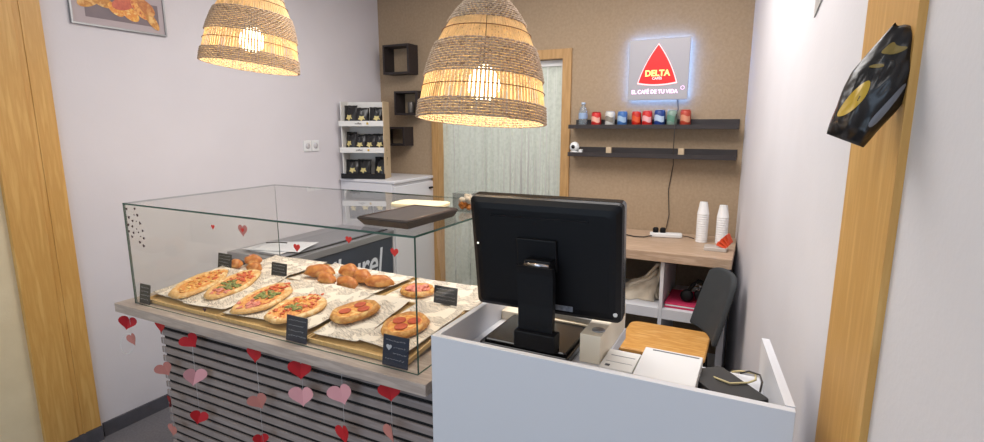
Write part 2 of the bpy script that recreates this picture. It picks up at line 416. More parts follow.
cm = lambda n, c: mat(n, c, .3)
sil = cm('aluminium', (190, 190, 194))
can(-1.030, cm('can_red_a', (196, 40, 38)), cm('cream_band', (226, 170, 150)), cm('dark_red_lid', (130, 26, 26)), 'small red can with pale lower band, next to the water bottle', h=.088)
can(-0.935, cm('can_white', (206, 204, 198)), cm('grey_band', (128, 122, 112)), sil, 'white and grey can between a red can and a blue can')
can(-0.850, cm('can_blue_a', (58, 104, 164)), cm('pale_blue_band', (150, 178, 206)), sil, 'bright blue can beside the white can')
can(-0.757, cm('can_red_b', (186, 34, 22)), cm('orange_band', (214, 84, 38)), sil, 'plain red can with orange band, right of the bright blue can', r=.028)
can(-0.686, cm('can_red_c', (196, 38, 36)), cm('white_band', (224, 170, 170)), cm('pink_lid', (214, 120, 116)), 'red can with a whitish band, left of the dark blue can')
can(-0.606, cm('can_blue_b', (34, 62, 128)), cm('white_blue_band', (176, 194, 216)), sil, 'dark blue can, widest of the row, under the middle of the sign', r=.033, h=.098)
can(-0.528, cm('can_green', (128, 152, 140)), cm('green_band', (92, 136, 116)), sil, 'pale green can right of the dark blue can', h=.096)
can(-0.446, cm('can_orange', (176, 66, 48)), cm('copper_band', (206, 140, 110)), cm('pink_lid_b', (186, 110, 100)), 'orange-red can, last of the row at the right', h=.096)
t = thing('water_bottle', 'small clear plastic water bottle at the left end of the upper ledge', 'bottle', (-1.125, YB-.062, Zl))
b = MB(); b.lathe([(.026, 0), (.03, .006), (.03, .04), (.028, .045), (.03, .05), (.03, .1), (.022, .125), (.012, .138), (.012, .15)], 24)
b.build('bottle_body', mat('clear_plastic', (190, 205, 215), .1, trans=.6, alpha=.55), t)
b = MB(); b.lathe([(.0305, 0), (.0305, .04)], 24, (0, 0, .052), cap=False); b.build('label_wrap', mat('blue_label', (146, 168, 198), .5), t)
b = MB(); b.lathe([(.0135, 0), (.0135, .014), (.011, .016)], 16, (0, 0, .148)); b.build('cap', mat('pale_cap', (180, 196, 214), .4), t)
# lower ledge
t = thing('webcam', 'white round security camera at the left end of the lower ledge', 'camera', (-1.18, YB-.065, 1.4015))
b = MB(); b.lathe([(.03, 0), (.032, .004), (.028, .012), (.016, .016)], 24); b.build('camera_base', M['white_pl'], t)
b = MB(); b.ball((0, 0, .046), (.034, .03, .036), 24, 14); b.build('camera_head', M['white_pl'], t)
b = MB(); b.M = Matrix.Translation((0.0, -.029, .048)) @ Matrix.Rotation(R(90), 4, 'X'); b.lathe([(.012, 0), (.013, .004), (.001, .005)], 20); b.build('lens', M['black_gloss'], t)
bx('plug', M['white_pl'], (.036, .06, -.02, .015, 0, .03), t, .003)
bw = mat('beige_card_block', (190, 168, 138), .7)
for x, l in ((-.925, 'left of two small beige card blocks on the lower ledge'), (-.455, 'right of two small beige card blocks on the lower ledge')):
    tag(bx('card_block', bw, (-.018, .018, -.012, .012, 0, .05), None, .002, (x, YB-.095, 1.402)), l, 'block', 'beige blocks on the lower ledge')

# lit sign
t = thing('illuminated_sign', 'square backlit steel sign with a red triangle, glowing bluish on the wall', 'sign', (-.635, YB-.001, 1.762))
w = .19
b = MB(); b.box(-w, w, -.05, -.04, 0, .385, bev=.002); b.build('face_plate', M['sign_face'], t)
b = MB(); b.box(-w+.025, w-.025, -.0395, 0, .025, .36); b.build('back_box', M['white_pl'], t)
b = MB()
for d in ((-w+.004, w-.004, -.036, -.026, .006, .018), (-w+.004, w-.004, -.036, -.026, .367, .379), (-w+.006, -w+.018, -.036, -.026, .02, .365), (w-.018, w-.006, -.036, -.026, .02, .365)): b.box(*d)
b.build('light_strip', M['led'], t)
def tri(sc, zc=0):
    P = []; A0 = Vector((-.118*sc, 0)); B0 = Vector((.118*sc, 0)); C0 = Vector((.0, .235*sc))
    for a, c in ((A0, B0), (B0, C0), (C0, A0)):
        d = c-a; nrm = Vector((d.y, -d.x)).normalized()
        for k in range(10):
            u = k/10; P.append(tuple(a+d*u+nrm*(.012*sc*4*u*(1-u))))
    return P
def flat(pts, y0, y1, name, m, par, ox=0, oz=0):
    b = MB(); b.M = Matrix.Translation((ox, 0, oz)) @ Matrix.Rotation(R(90), 4, 'X'); b.prism(pts, -y1, -y0); return b.build(name, m, par)
flat(tri(1.07), -.054, -.0505, 'triangle_outline', M['sign_edge'], t, -.003, .104)
flat(tri(1), -.0575, -.0545, 'triangle', M['sign_red'], t, -.003, .112)
text('DELTA', 'brand_lettering', .052, M['sign_yellow'], t, (-.003, -.0585, .168), (R(90), 0, 0), off=.0018)
text('CAFÉS', 'small_lettering', .022, M['sign_edge'], t, (-.003, -.0585, .136), (R(90), 0, 0), off=.0006)
text('EL CAFÉ DE TU VIDA', 'slogan_lettering', .034, M['sign_pink'], t, (-.018, -.0515, .052), (R(90), 0, 0), off=.001, sx=.93)
b = MB(); b.tube([(.158+.011*math.cos(a), -.0525, .074+.011*math.sin(a)) for a in [2*math.pi*k/16 for k in range(16)]], .0016, 6, closed=True); b.build('round_emblem', M['sign_pink'], t)
b = MB(); b.tube([(-.508, YB-.008, 1.775), (-.502, YB-.006, 1.70), (-.498, YB-.14, 1.64), (-.497, YB-.14, 1.44), (-.51, YB-.012, 1.34), (-.532, YB-.01, 1.17), (-.518, YB-.01, 1.0), (-.53, YB-.02, .90)], .0028, 6)
tag(b.build('power_cable', M['cable_k']), 'thin dark cable hanging down the tan wall from the lit sign', 'cable')

# left wall
def socket(y, l):
    t = thing('wall_socket', l, 'socket', (XL+.001, y, 1.45), 0, 'paired sockets on the left wall')
    bx('plate', M['white_pl'], (0, .008, -.036, .036, -.04, .04), t, .003)
    b = MB(); b.M = Matrix.Translation((.0085, 0, 0)) @ Matrix.Rotation(R(90), 4, 'Y'); b.lathe([(.021, -.0003), (.021, .002), (.001, .002)], 20); b.build('recess', mat('socket_recess', (196, 192, 194), .5), t)
socket(2.822, 'left one of the two round white wall sockets'); socket(2.898, 'right one of the two round white wall sockets')
t = thing('framed_picture', 'framed photo print of filled pastries high on the left wall', 'picture', (XL+.001, 1.64, 2.072), 0)
fm = mat('silver_frame', (150, 150, 150), .35, .5)
b = MB()
for d in ((0, .014, -.225, .225, 0, .008), (0, .014, -.225, .225, .312, .32), (0, .014, -.225, -.217, .008, .312), (0, .014, .217, .225, .008, .312)): b.box(*d)
b.build('frame', fm, t)
bx('backdrop_print', mat('mauve_backdrop', (172, 158, 160), .5), (0, .007, -.217, .217, .008, .312), t)
bx('slate_print', mat('slate_grey_print', (104, 92, 98), .5, var=[(120, 104, 108)], scale=10), (.0071, .008, -.16, .19, .04, .15), t)
for i, (y, z, a, w_, h_, m_) in enumerate(((-.14, .115, 25, .055, .026, 'crust2'), (-.075, .12, -12, .05, .024, 'crust2'), (-.02, .095, -35, .042, .024, 'cheese'), (.045, .088, -35, .05, .03, 'cheese'), (.02, .13, 20, .06, .03, 'pepperoni'), (.095, .115, -50, .055, .026, 'sauce'), (.15, .075, -55, .06, .022, 'crust2'), (.13, .13, -40, .05, .03, 'bun'), (-.12, .17, 10, .06, .03, 'bun'), (-.03, .175, -10, .06, .03, 'crust2'), (.07, .18, -20, .06, .03, 'bun'))):
    P = [(w_*math.cos(2*math.pi*k/20), h_*math.sin(2*math.pi*k/20)) for k in range(20)]
    b = MB(); b.M = Matrix.Translation((.0082+i*.0002, y, z)) @ Matrix.Rotation(R(a), 4, 'X') @ Matrix.Rotation(R(90), 4, 'Z') @ Matrix.Rotation(R(90), 4, 'X'); b.prism(P, 0, .0008); b.build('pastry_print', M[m_], t)
# paper corner at the top of the right wall
b = MB(); yy = 1.845
Mx = Matrix.Translation((xw(yy)-.004, yy, 1.915)) @ Matrix.Rotation(-A, 4, 'Z').inverted() @ Matrix.Rotation(R(0), 4, 'X')
b.M = Matrix(((math.sin(A)*-1, 0, -math.cos(A), xw(yy)), (math.cos(A), 0, -math.sin(A), yy), (0, 1, 0, 1.905), (0, 0, 0, 1)))
b.prism([(0, 0), (.0, .3), (-.21, .4), (-.40, .32), (-.40, .17)], .001, .004)
tag(b.build('wall_poster', mat('grey_print', (150, 146, 142), .6, var=[(206, 204, 204)], scale=9)), 'paper poster tilted on a corner high on the right wall', 'poster')

# ------------------------------------------------------------------ back corner
# fridge
t = thing('fridge', 'white under-counter fridge in the back left corner with a door on its right', 'fridge', (-2.67, 3.41, 0))
b = MB(); b.box(-.262, .24, -.27, .27, .04, 1.165, bev=.006); b.build('body', M['fridge'], t)
b = MB(); b.box(-.264, .262, -.274, .272, 1.166, 1.19, bev=.006); b.build('top_panel', M['fridge'], t)
b = MB(); b.box(.242, .258, -.262, .262, .08, 1.145, bev=.004); d_ = b.build('door', M['fridge'], t)
b = MB(); b.box(.259, .275, .19, .235, 1.085, 1.10, bev=.003); b.build('handle', M['black_pl'], d_)
for sx in (-.23, .2):
    for sy in (-.24, .24): b = MB(); b.lathe([(.02, 0), (.02, .039)], 12, (sx, sy, 0)); b.build('foot', M['black_pl'], t)
# coffee display stand
t = thing('coffee_stand', 'three-tier white cardboard stand of black coffee bags on the fridge', 'display stand', (-2.762, 3.28, 1.191), R(20))
b = MB(); b.box(-.17, -.162, -.1, .04, 0, .585); b.box(-.162, .162, .032, .04, 0, .585); b.build('back_panel', M['white_card'], t)
b = MB(); b.box(.162, .17, -.1, .04, 0, .585); b.build('side_panel', mat('kraft_card', (186, 164, 132), .7), t)
for k, m_ in ((0, 'black_back'), (1, 'white_card'), (2, 'white_card')):
    z = k*.2
    b = MB(); b.box(-.161, .161, -.125, .031, z, z+.006); b.box(-.175, .175, -.131, -.1255, z-.0+.0, z+.04); b.build('tier', M[m_], t)
    if k:
        text('coffee', 'tier_lettering', .022, M['cable_k'], t, (-.02, -.1315, z+.02), (R(90), 0, 0)); bx('tier_mark', M['gold'], (.045, .06, -.1325, -.1316, z+.012, z+.028), t)
SM = t.matrix_world if False else (Matrix.Translation((-2.762, 3.28, 1.191)) @ Matrix.Rotation(R(20), 4, 'Z'))
def pouch(bw_, bh, bt, seed=0, wf=None, nu=12, nv=14, cz=0):
    """pillow bag mesh data: width, height, thickness; base on z=0, facing -Y"""
    b = MB(); V = []; F = []
    for side in (-1, 1):
        for j in range(nv+1):
            for i in range(nu+1):
                u = i/nu*2-1; v = j/nv
                prof = (1-abs(u)**2.6)*(min(1, v*7+.25))*(1-v**2.2)**.6 if v < 1 else 0
                cr = .5*noise.noise(Vector((u*2.2+seed, v*3, side+seed)))
                y = side*bt/2*max(0, prof)*(1+cr*.7+cz*(.5-abs(noise.noise(Vector((u*2.5+v*4+seed, v*3-u*1.5, side*2.0))))*2.2))
                x = u*bw_/2*(wf(v) if wf else (1-.06*math.sin(v*math.pi))) + .004*noise.noise(Vector((seed, v*4, u)))
                V.append((x, y, v*bh+.006*noise.noise(Vector((u*2, seed, v*2)))*v+.0))
    w = nu+1; n = w*(nv+1)
    for j in range(nv):
        for i in range(nu):
            F.append((j*w+i, j*w+i+1, (j+1)*w+i+1, (j+1)*w+i)); F.append((n+j*w+i, n+(j+1)*w+i, n+(j+1)*w+i+1, n+j*w+i+1))
    bb = [i for i in range(w)]
    for i in range(nu): F.append((i+1, i, n+i, n+i+1))
    for i in range(nu): q = nv*w; F.append((q+i, q+i+1, n+q+i+1, n+q+i))
    for j in range(nv): F.append((j*w, (j+1)*w, n+(j+1)*w, n+j*w)); F.append((j*w+nu, n+j*w+nu, n+(j+1)*w+nu, (j+1)*w+nu))
    b._add(V, F, True); return b
star = [(math.cos(2*math.pi*k/10+.3)*(.024 if k % 2 else .015), math.sin(2*math.pi*k/10+.3)*(.024 if k % 2 else .015)) for k in range(10)]
proto = None
def coffee_bag(x, k, rz, lean, hs, label):
    global proto
    if proto is None:
        t = thing('coffee_bag', label, 'coffee bag', group='black coffee bags on the stand')
        pouch(.098, .135, .045).build('foil_pouch', M['foil'], t)
        b = MB(); b.M = Matrix.Translation((0, -.0235, .05)) @ Matrix.Rotation(R(90), 4, 'X'); b.prism(star, -.001, .001); b.build('gold_emblem', M['gold_pale'], t)
        proto = t
    else:
        t = copy_tree(proto); t['label'] = label
    p = SM @ Vector((x, -.055, k*.2+.009)); t.location = p; t.rotation_euler = (R(lean), 0, R(20+rz)); t.scale = (1.08 if k == 1 else 1.2, 1, hs*1.1)
for a in ((-.108, 2, -12, -5, 1.0, 'black coffee bag at the left of the top tier, beige strip at its top'),
          (-.018, 2, 14, -6, .88, 'creased black coffee bag in the middle of the top tier'),
          (.105, 2, 6, -3, .9, 'black coffee bag standing apart at the right of the top tier'),
          (-.118, 1, -22, -9, 1.0, 'leftmost slanting black coffee bag of the middle tier'),
          (-.038, 1, 5, -4, .86, 'second black coffee bag from the left on the middle tier'),
          (.043, 1, -4, -4, .88, 'third black coffee bag from the left on the middle tier'),
          (.12, 1, 6, -5, .9, 'rightmost black coffee bag of the middle tier'),
          (-.108, 0, 8, -7, .9, 'black coffee bag at the left of the bottom tier'),
          (-.014, 0, -6, -4, .92, 'black coffee bag in the middle of the bottom tier'),
          (.112, 0, -16, -9, 1.05, 'black coffee bag at the right of the bottom tier, leaning with a raised corner')): coffee_bag(*a)

# chest freezer / cold bench behind the display
t = thing('chest_freezer', 'grey topped dark bench unit along the left wall behind the glass case', 'freezer', (-2.68, 2.62, 0))
b = MB(); b.box(-.256, .252, -.505, .50, .03, .775, bev=.004); b.build('body', M['navy'], t)
b = MB(); b.box(-.257, .262, -.512, .51, .776, .82, bev=.004); b.build('steel_top', M['steel'], t)
b = MB(); b.box(-.1, .2, -.47, .47, .8205, .83, bev=.003); l_ = b.build('sliding_lid', mat('smoked_grey_lid', (128, 128, 134), .3), t)
bx('lid_track', M['black_pl'], (.205, .215, -.49, .49, .8205, .826), t)
text("l'aurel", 'cursive_lettering', .27, M['white_print'], t, (.2535, .10, .61), (R(90), R(0), R(90)), off=.003, shear=.2, sx=.8)
b = MB()
def crumple(u, v): return (-.16+.3*u+.03*v, -.42+.26*v+.05*u, .8335+.012*abs(noise.noise(Vector((u*3, v*3, 1))))+.012*u*v)
for i, (dx, dy, rz, l) in enumerate(((0, 0, 0, 'large white sheet of paper lying on the grey bench'), (.05, .03, 16, 'smaller white sheet lying on top of the other on the grey bench'))):
    b = MB(); b.M = Matrix.Rotation(R(rz), 4, 'Z')
    b.sheet(lambda u, v: (-.17+.34*u, -.12+.24*v, .006*i+.008*abs(noise.noise(Vector((u*2.5+i, v*3, 1))))+.01*u*v), 14, 10, .0012)
    o = b.build('paper_sheet', M['paper'], None, (-2.70+dx, 2.28+dy, .8325)); tag(o, l, 'paper', 'white papers on the bench')
    if not i:
        b = MB(); b.tube([(-.06, -.02, .03), (0, .02, .032), (.07, .03, .033)], .004, 6); b.build('print_mark', M['cable_k'], o)

# ------------------------------------------------------------------ glass display counter
X0, X1 = -2.255, -.765
t = thing('display_counter', 'grey slatted counter under the glass display case', 'counter', (-1.51, 1.5, 0))
def L(d): return (d[0]+1.51, d[1]+1.51, d[2]-1.5, d[3]-1.5, d[4], d[5])
bx('worktop', M['slab'], L((X0, X1, 1.105, 1.90, .864, .90)), t, .0015)
bx('backing_panel', M['black_back'], L((-2.12, -.80, 1.2075, 1.235, .02, .863)), t)
b = MB(); z = .832
while z > .03:
    b.box(*L((-2.135, -.80, 1.2, 1.207, z, z+.0255)), bev=.001, seg=1); z -= .0385
b.build('front_slats', M['slat'], t)
bx('side_panel', M['slat'], L((-2.12, -2.10, 1.236, 1.86, .02, .863)), t)
bx('side_panel', M['slat'], L((-.82, -.80, 1.236, 1.86, .02, .863)), t)
bx('kick_plate', M['black_back'], L((-2.10, -.82, 1.236, 1.26, 0, .10)), t)

# hearts hanging from the worktop edge
def garland(x, items, ring, label):
    x *= 1.055; items = [(1.6-(1.6-q[0])*1.055, q[1], q[2]*1.04, q[3], q[4], q[5]) for q in items]
    t = thing('heart_garland', label, 'garland', (x, 1.15, .864), 0, 'strings of paper hearts under the worktop edge')
    zmin = min(z for z, *_ in items)
    b = MB(); b.tube([(0, 0, 0), (0, .0, (zmin-.864)*.5), (0, 0, zmin-.864-.01)], .0007, 5); b.build('thread', M['thread'], t)
    bx('tape', M['thread'], (-.008, .008, -.001, .009, .0, .0016), t) if False else None
    for z, m_, sz, ry, rz, dx in items:
        P = heart_pts(sz)
        b = MB(); b.M = Matrix.Translation((dx, -.0025, z-.864)) @ Matrix.Rotation(R(rz), 4, 'Z') @ Matrix.Rotation(R(ry), 4, 'Y') @ Matrix.Rotation(R(90), 4, 'X')
        # folded along the middle: two wings
        nP = len(P); cl = .35 if abs(rz) > 15 else .15
        V = [(p[0], p[1], abs(p[0])*cl) for p in P]+[(p[0], p[1], abs(p[0])*cl+.0012) for p in P]
        V += [(0, 0, 0), (0, 0, .0012)]
        F = [(i, (i+1) % nP, 2*nP) for i in range(nP)]+[(nP+(i+1) % nP, nP+i, 2*nP+1) for i in range(nP)]+[(i, nP+i, nP+(i+1) % nP, (i+1) % nP) for i in range(nP)]
        b._add(V, F); b.build('paper_heart', M[m_], t)
    if ring:
        b = MB(); b.tube([(-.035+.047*math.cos(a), -.002+.012*math.sin(a), -.158+.04*math.sin(a)) for a in [2*math.pi*k/28 for k in range(28)]], .0013, 6, closed=True); b.build('thread_loop', M['white_pl'], t)
garland(-2.13, [(.842, 'red', .066, 18, 40, -.010), (.777, 'dusty', .056, -24, 5, .010)], True, 'leftmost heart string: red over dusty heart with a white loop, off the counter corner')
garland(-1.925, [(.868, 'red', .062, 5, 0, 0), (.696, 'dusty', .064, -22, 38, -.004), (.563, 'dkred', .052, 20, -25, .008), (.445, 'dusty', .056, 10, 0, 0)], False, 'second heart string from the left: four hearts, the third dark red, at the slat edge')
garland(-1.755, [(.842, 'red', .066, -28, 40, 0), (.704, 'pink', .078, 14, 55, -.002), (.546, 'red', .064, 20, 40, 0)], False, 'third heart string from the left, with a light pink heart between two red ones')
garland(-1.422, [(.858, 'red', .062, 4, 5, 0), (.694, 'dusty', .066, -18, 35, 0), (.552, 'red', .052, 4, 45, -.008)], False, 'fourth heart string, red, dusty pink and red hearts below the middle black price sign')
garland(-1.217, [(.852, 'red', .075, 3, 28, 0), (.763, 'pink', .08, 0, 25, 0)], False, 'heart string with a light pink heart close under a red one')
garland(-1.053, [(.81, 'pink', .078, -14, 22, 0), (.678, 'red', .07, -18, -12, 0)], False, 'heart string with a light pink heart above a red one, left of the last string')
garland(-.872, [(.862, 'red', .066, -4, 25, 0), (.735, 'dusty', .062, -22, -25, 0)], False, 'rightmost heart string, red above dusty pink, beside the white desk')

# glass case
gx0, gx1, gy0, gy1, gz0, gz1 = -2.178, -.815, 1.142, 1.86, .9005, 1.305
t = thing('glass_case', 'clear frameless glass display case standing on the slatted counter', 'display case', (-1.53, 1.5, gz0))
def pane(name, d):
    b = MB(); b.box(*d)
    b.bm.faces.ensure_lookup_table(); 
    dims = [d[1]-d[0], d[3]-d[2], d[5]-d[4]]; ax = dims.index(min(dims))
    for f in b.bm.faces:
        f.normal_update()
        f.material_index = 0 if abs(f.normal[ax]) > .5 else 1
    return b.build(name, [M['glass'], M['glass_edge']], t)
def G(x0, x1, y0, y1, z0, z1): return (x0+1.53, x1+1.53, y0-1.5, y1-1.5, z0-gz0, z1-gz0)
th = .006
pane('front_pane', G(gx0, gx1, gy0, gy0+th, gz0, gz1-th-.0005))
pane('side_pane', G(gx0, gx0+th, gy0+th+.0005, gy1, gz0, gz1-th-.0005))
pane('side_pane', G(gx1-th, gx1, gy0+th+.0005, gy1, gz0, gz1-th-.0005))
pane('top_pane', G(gx0, gx1, gy0, gy1, gz1-th, gz1))
def decal(x, z, w, m_, y=gy0-.0012, rz=0):
    x *= .98; z = 1.6-(1.6-z)*.98
    b = MB(); b.M = Matrix.Translation((x+1.53, y-1.5, z-gz0)) @ Matrix.Rotation(R(rz), 4, 'Y') @ Matrix.Rotation(R(90), 4, 'X'); b.prism(heart_pts(w, 18), -.0005, .0004); b.build('heart_sticker', M[m_], t)
px2w = lambda u, v: (-2.2075+(u-125)*.00605-(v-208)*.000488+.006, 1.2794-(v-208)*.00402+(u-125)*.000527)
for u, v, s_ in ((126, 209, .012), (135, 209, .012), (128, 217.5, .014), (137.5, 215.5, .013), (132, 221, .012), (134, 215, .006), (127, 225, .014), (140, 223.5, .014), (131.5, 226.5, .012), (136, 221.5, .006), (127.5, 231.5, .011), (142.5, 231, .011), (132.5, 233, .012), (138, 232.5, .008), (130.5, 237, .012), (143.5, 238.5, .012), (139, 242.5, .014), (143, 246, .014), (136, 229, .006), (140, 236.5, .006)):
    x, z = px2w(u, v); decal(x, z, s_, 'brown_decal', rz=random.uniform(-30, 30))
decal(-1.684, 1.249, .018, 'red_decal'); decal(-1.530, 1.250, .045, 'dusty', rz=0)
decal(-1.530, 1.252, .016, 'red_decal', y=gy0-.0025); decal(-1.283, 1.217, .028, 'red_decal'); decal(-1.777, .93, .018, 'brown_decal')
decal(-1.067, 1.2645, .024, 'red_decal'); decal(-.90, 1.2444, .028, 'red_decal')

# trays and liners
def sz(x, y):      # surface of the sloping front row / flat rear row
    return 0
def tray(x0, x1, y0, y1, z0, tilt, label, grp):
    t = tag(MBtray(x1-x0, y1-y0), label, 'tray', grp); t.location = (x0, y0, z0); t.rotation_euler = (tilt, 0, 0); return t
def MBtray(w, d):
    b = MB(); b.box(0, w, 0, d, 0, .006, bev=.001, seg=1); b.box(0, w, 0, .006, .006, .015); b.box(0, w, d-.006, d, .006, .015)
    b.box(0, .006, .0061, d-.0061, .006, .015); b.box(w-.006, w, .0061, d-.0061, .006, .015)
    return b.build('display_tray', M['tray'])
TL = math.atan(.12)
fr = [(-2.15, -1.715), (-1.71, -1.275), (-1.27, -.875)]
for (x0, x1), l in zip(fr, ('front left beige tray under the plain cheese flatbread', 'front middle beige tray under the salad flatbreads', 'front right beige tray under the two pepperoni pizzas')):
    tray(x0, x1, 1.17, 1.52, .9015, TL, l, 'beige trays in the glass case')
for (x0, x1), l in zip(((-2.165, -1.80), (-1.795, -1.29), (-1.285, -.875)), ('rear left beige tray under the three small round buns', 'rear middle beige tray under the pile of rolls', 'rear right beige tray under the ham pizza')):
    tray(x0, x1, 1.54, 1.84, .9225, 0, l, 'beige trays in the glass case')
b = MB(); b.box(-2.16, -.88, 1.535, 1.85, .9005, .9220); tag(b.build('tray_riser', M['white_lam']), 'low white riser under the rear trays inside the glass case', 'riser')
b = MB(); b.box(-2.16, -.88, 1.47, 1.50, .9005, .9345); tag(b.build('tray_support', M['white_lam']), 'low white support under the front trays inside the glass case', 'riser')
def liner(cx, cy, w, d, rz, lift, label, seed):
    c, s_ = math.cos(R(rz)), math.sin(R(rz)); b = MB()
    def fn(u, v):
        x = (u-.5)*w; y = (v-.5)*d; X = cx+c*x-s_*y; Y = cy+s_*x+c*y
        base = .922+.12*(min(Y, 1.52)-1.19) if cy < 1.53 else .9415
        e = max(0, abs(u-.5)*2-.85)+max(0, abs(v-.5)*2-.85)
        return (X, Y, base+lift+.004*abs(noise.noise(Vector((X*9, Y*9, seed))))+e*.02)
    b.sheet(fn, 24, 20, .0008)
    tag(b.build('paper_liner', M['news']), label, 'paper', 'newsprint liners under the food')
liner(-2.03, 1.355, .26, .31, -3, 0, 'newsprint liner sheet under the plain cheese flatbread', 1)
liner(-1.835, 1.35, .22, .32, 5, .003, 'newsprint liner sheet left of the ham flatbread, under the salad flatbread', 2)
liner(-1.60, 1.355, .24, .32, 6, 0, 'newsprint liner sheet under the ham and salad flatbread', 3)
liner(-1.39, 1.36, .22, .31, -4, .004, 'newsprint liner sheet under the front middle pair, at the tray edge', 4)
liner(-1.185, 1.355, .18, .32, 4, 0, 'newsprint liner sheet under the left pepperoni pizza', 5)
liner(-.98, 1.355, .195, .31, -5, .003, 'newsprint liner sheet under the right pepperoni pizza', 6)
liner(-1.985, 1.69, .33, .28, 3, 0, 'newsprint liner sheet under the three small round buns', 7)
liner(-1.545, 1.69, .47, .28, -2, .001, 'newsprint liner sheet under the pile of rolls', 8)
liner(-1.08, 1.69, .38, .28, 3, 0, 'newsprint liner sheet under the ham pizza', 9)

def S(x, y): return (.9285+.12*(min(y, 1.52)-1.19) if y < 1.53 else .9475)
def blob_disc(a, c, zt, rim, seed, wob=.09, n=44, nr=9, taper=0):
    """flat bread: radii a,c ; raised rim"""
    b = MB(); V = [(0, 0, zt*.62)]; F = []
    rs = [(i+1)/nr for i in range(nr)]
    for r in rs:
        for k in range(n):
            th_ = 2*math.pi*k/n; f = 1+wob*noise.noise(Vector((math.cos(th_)*1.3, math.sin(th_)*1.3, seed*2.7)))
            x = a*r*f*math.cos(th_)*(1+taper*math.sin(th_)); y = c*r*f*math.sin(th_)
            z = zt*.62 if r < .7 else zt*(.62+rim*math.sin((r-.7)/.3*math.pi*.75))
            if r > .98: z = zt*.3
            z += .0018*noise.noise(Vector((x*60, y*60, seed)))
            V.append((x, y, z))
    base = len(V)
    for k in range(n):
        x, y, z = V[1+(nr-1)*n+k]; V.append((x*.94, y*.94, 0))
    for k in range(n): F.append((0, 1+k, 1+(k+1) % n))
    for i in range(nr-1):
        for k in range(n): F.append((1+i*n+k, 1+(i+1)*n+k, 1+(i+1)*n+(k+1) % n, 1+i*n+(k+1) % n))
    for k in range(n): F.append((1+(nr-1)*n+k, base+k, base+(k+1) % n, 1+(nr-1)*n+(k+1) % n))
    F.append([base+k for k in range(n)][::-1])
    b._add(V, F, True); return b
def scatter(b, n, a, c, r, seed, zt, cx=0, cy=0, asp=.5):
    rnd = random.Random(seed)
    for k in range(n):
        q = math.sqrt(rnd.random()); th_ = rnd.random()*6.283
        b.ball((cx+a*q*math.cos(th_), cy+c*q*math.sin(th_), zt), (r*rnd.uniform(.6, 1.3), r*rnd.uniform(.6, 1.3), r*asp), 7, 5, .9, k+seed)
def flatbread(name, cat, x, y, a, c, rz, seed, label, tops, grp, zt=.016, crust='crust', top='sauce', taper=0):
    tilt = TL if y < 1.53 else 0
    t = thing(name, label, cat, (x, y, S(x, y)), R(rz), grp); t.rotation_euler = (tilt, 0, R(rz))
    blob_disc(a, c, zt, .38, seed, .2 if 'oblong' in grp else .1, taper=taper).build('crust', M[crust], t)
    b = blob_disc(a*.88, c*.9, .004, 0, seed, .26, 36, 5, taper); o = b.build('topping_layer', M[top], t, (0, 0, zt*.6))
    for nm, m_, n, cx, cy, aa, cc, r in tops:
        b = MB(); scatter(b, n, aa, cc, r, seed+n, zt*.82+.001, cx, cy, .4); b.build(nm, M[m_], t, weld=False)
    return t
FB = 'oblong flatbreads in the glass case'
flatbread('flatbread', 'flatbread', -2.04, 1.335, .078, .142, 14, 1, 'long flatbread with plain orange melted cheese, leftmost in the case', [('cheese_shreds', 'cheese', 26, 0, 0, .05, .12, .008), ('tomato_pieces', 'tomato', 14, 0, .03, .04, .10, .006)], FB, top='cheese')
flatbread('flatbread', 'flatbread', -1.885, 1.375, .078, .14, 14, 2, 'long flatbread with green salad patch and orange ends, second from left', [('salad', 'greens', 26, 0, -.03, .045, .05, .01), ('tomato_pieces', 'tomato', 26, 0, .06, .045, .06, .008), ('ham_pieces', 'ham', 8, 0, -.09, .035, .03, .01)], FB)
flatbread('flatbread', 'flatbread', -1.645, 1.32, .084, .135, 8, 3, 'long flatbread with pink ham and green leaves in the middle tray', [('salad', 'greens', 22, .01, .01, .045, .05, .01), ('ham_pieces', 'ham', 12, -.01, -.075, .04, .04, .012), ('tomato_pieces', 'tomato', 18, 0, .08, .045, .05, .008)], FB)
flatbread('flatbread', 'flatbread', -1.45, 1.295, .092, .118, -2, 4, 'long flatbread with red sauce and green sprig, behind the middle black sign', [('salad', 'greens', 12, .0, -.01, .035, .03, .01), ('tomato_pieces', 'tomato', 34, 0, 0, .06, .12, .008), ('cheese_shreds', 'cheese', 12, 0, .02, .05, .09, .008)], FB)
def pepperoni(t, pts, r):
    for x, y in pts:
        b = MB(); b.lathe([(.001, .0), (r*.7, .0), (r, .001), (r*1.02, .003), (r*.9, .0032), (.001, .0022)], 20, (x, y, .0165)); b.build('pepperoni_slice', M['pepperoni'], t)
PZ = 'small round pizzas in the glass case'
t = flatbread('pizza', 'pizza', -1.222, 1.35, .073, .09, -25, 5, 'round pepperoni pizza with three slices, left of the two', [], PZ, .022, 'crust2', 'cheese')
pepperoni(t, ((-.022, .03), (.024, .022), (-.012, -.032)), .021)
t = flatbread('pizza', 'pizza', -.995, 1.33, .075, .087, -15, 6, 'round pepperoni pizza right behind the front right black price sign', [], PZ, .022, 'crust2', 'cheese')
pepperoni(t, ((-.027, .0), (.018, .026), (.014, -.026)), .022)
flatbread('pizza', 'pizza', -1.165, 1.645, .072, .065, 0, 7, 'small pizza covered with pink ham on the rear tray', [('ham_pieces', 'ham', 24, 0, 0, .045, .04, .014)], PZ, .022, 'crust2', 'ham')
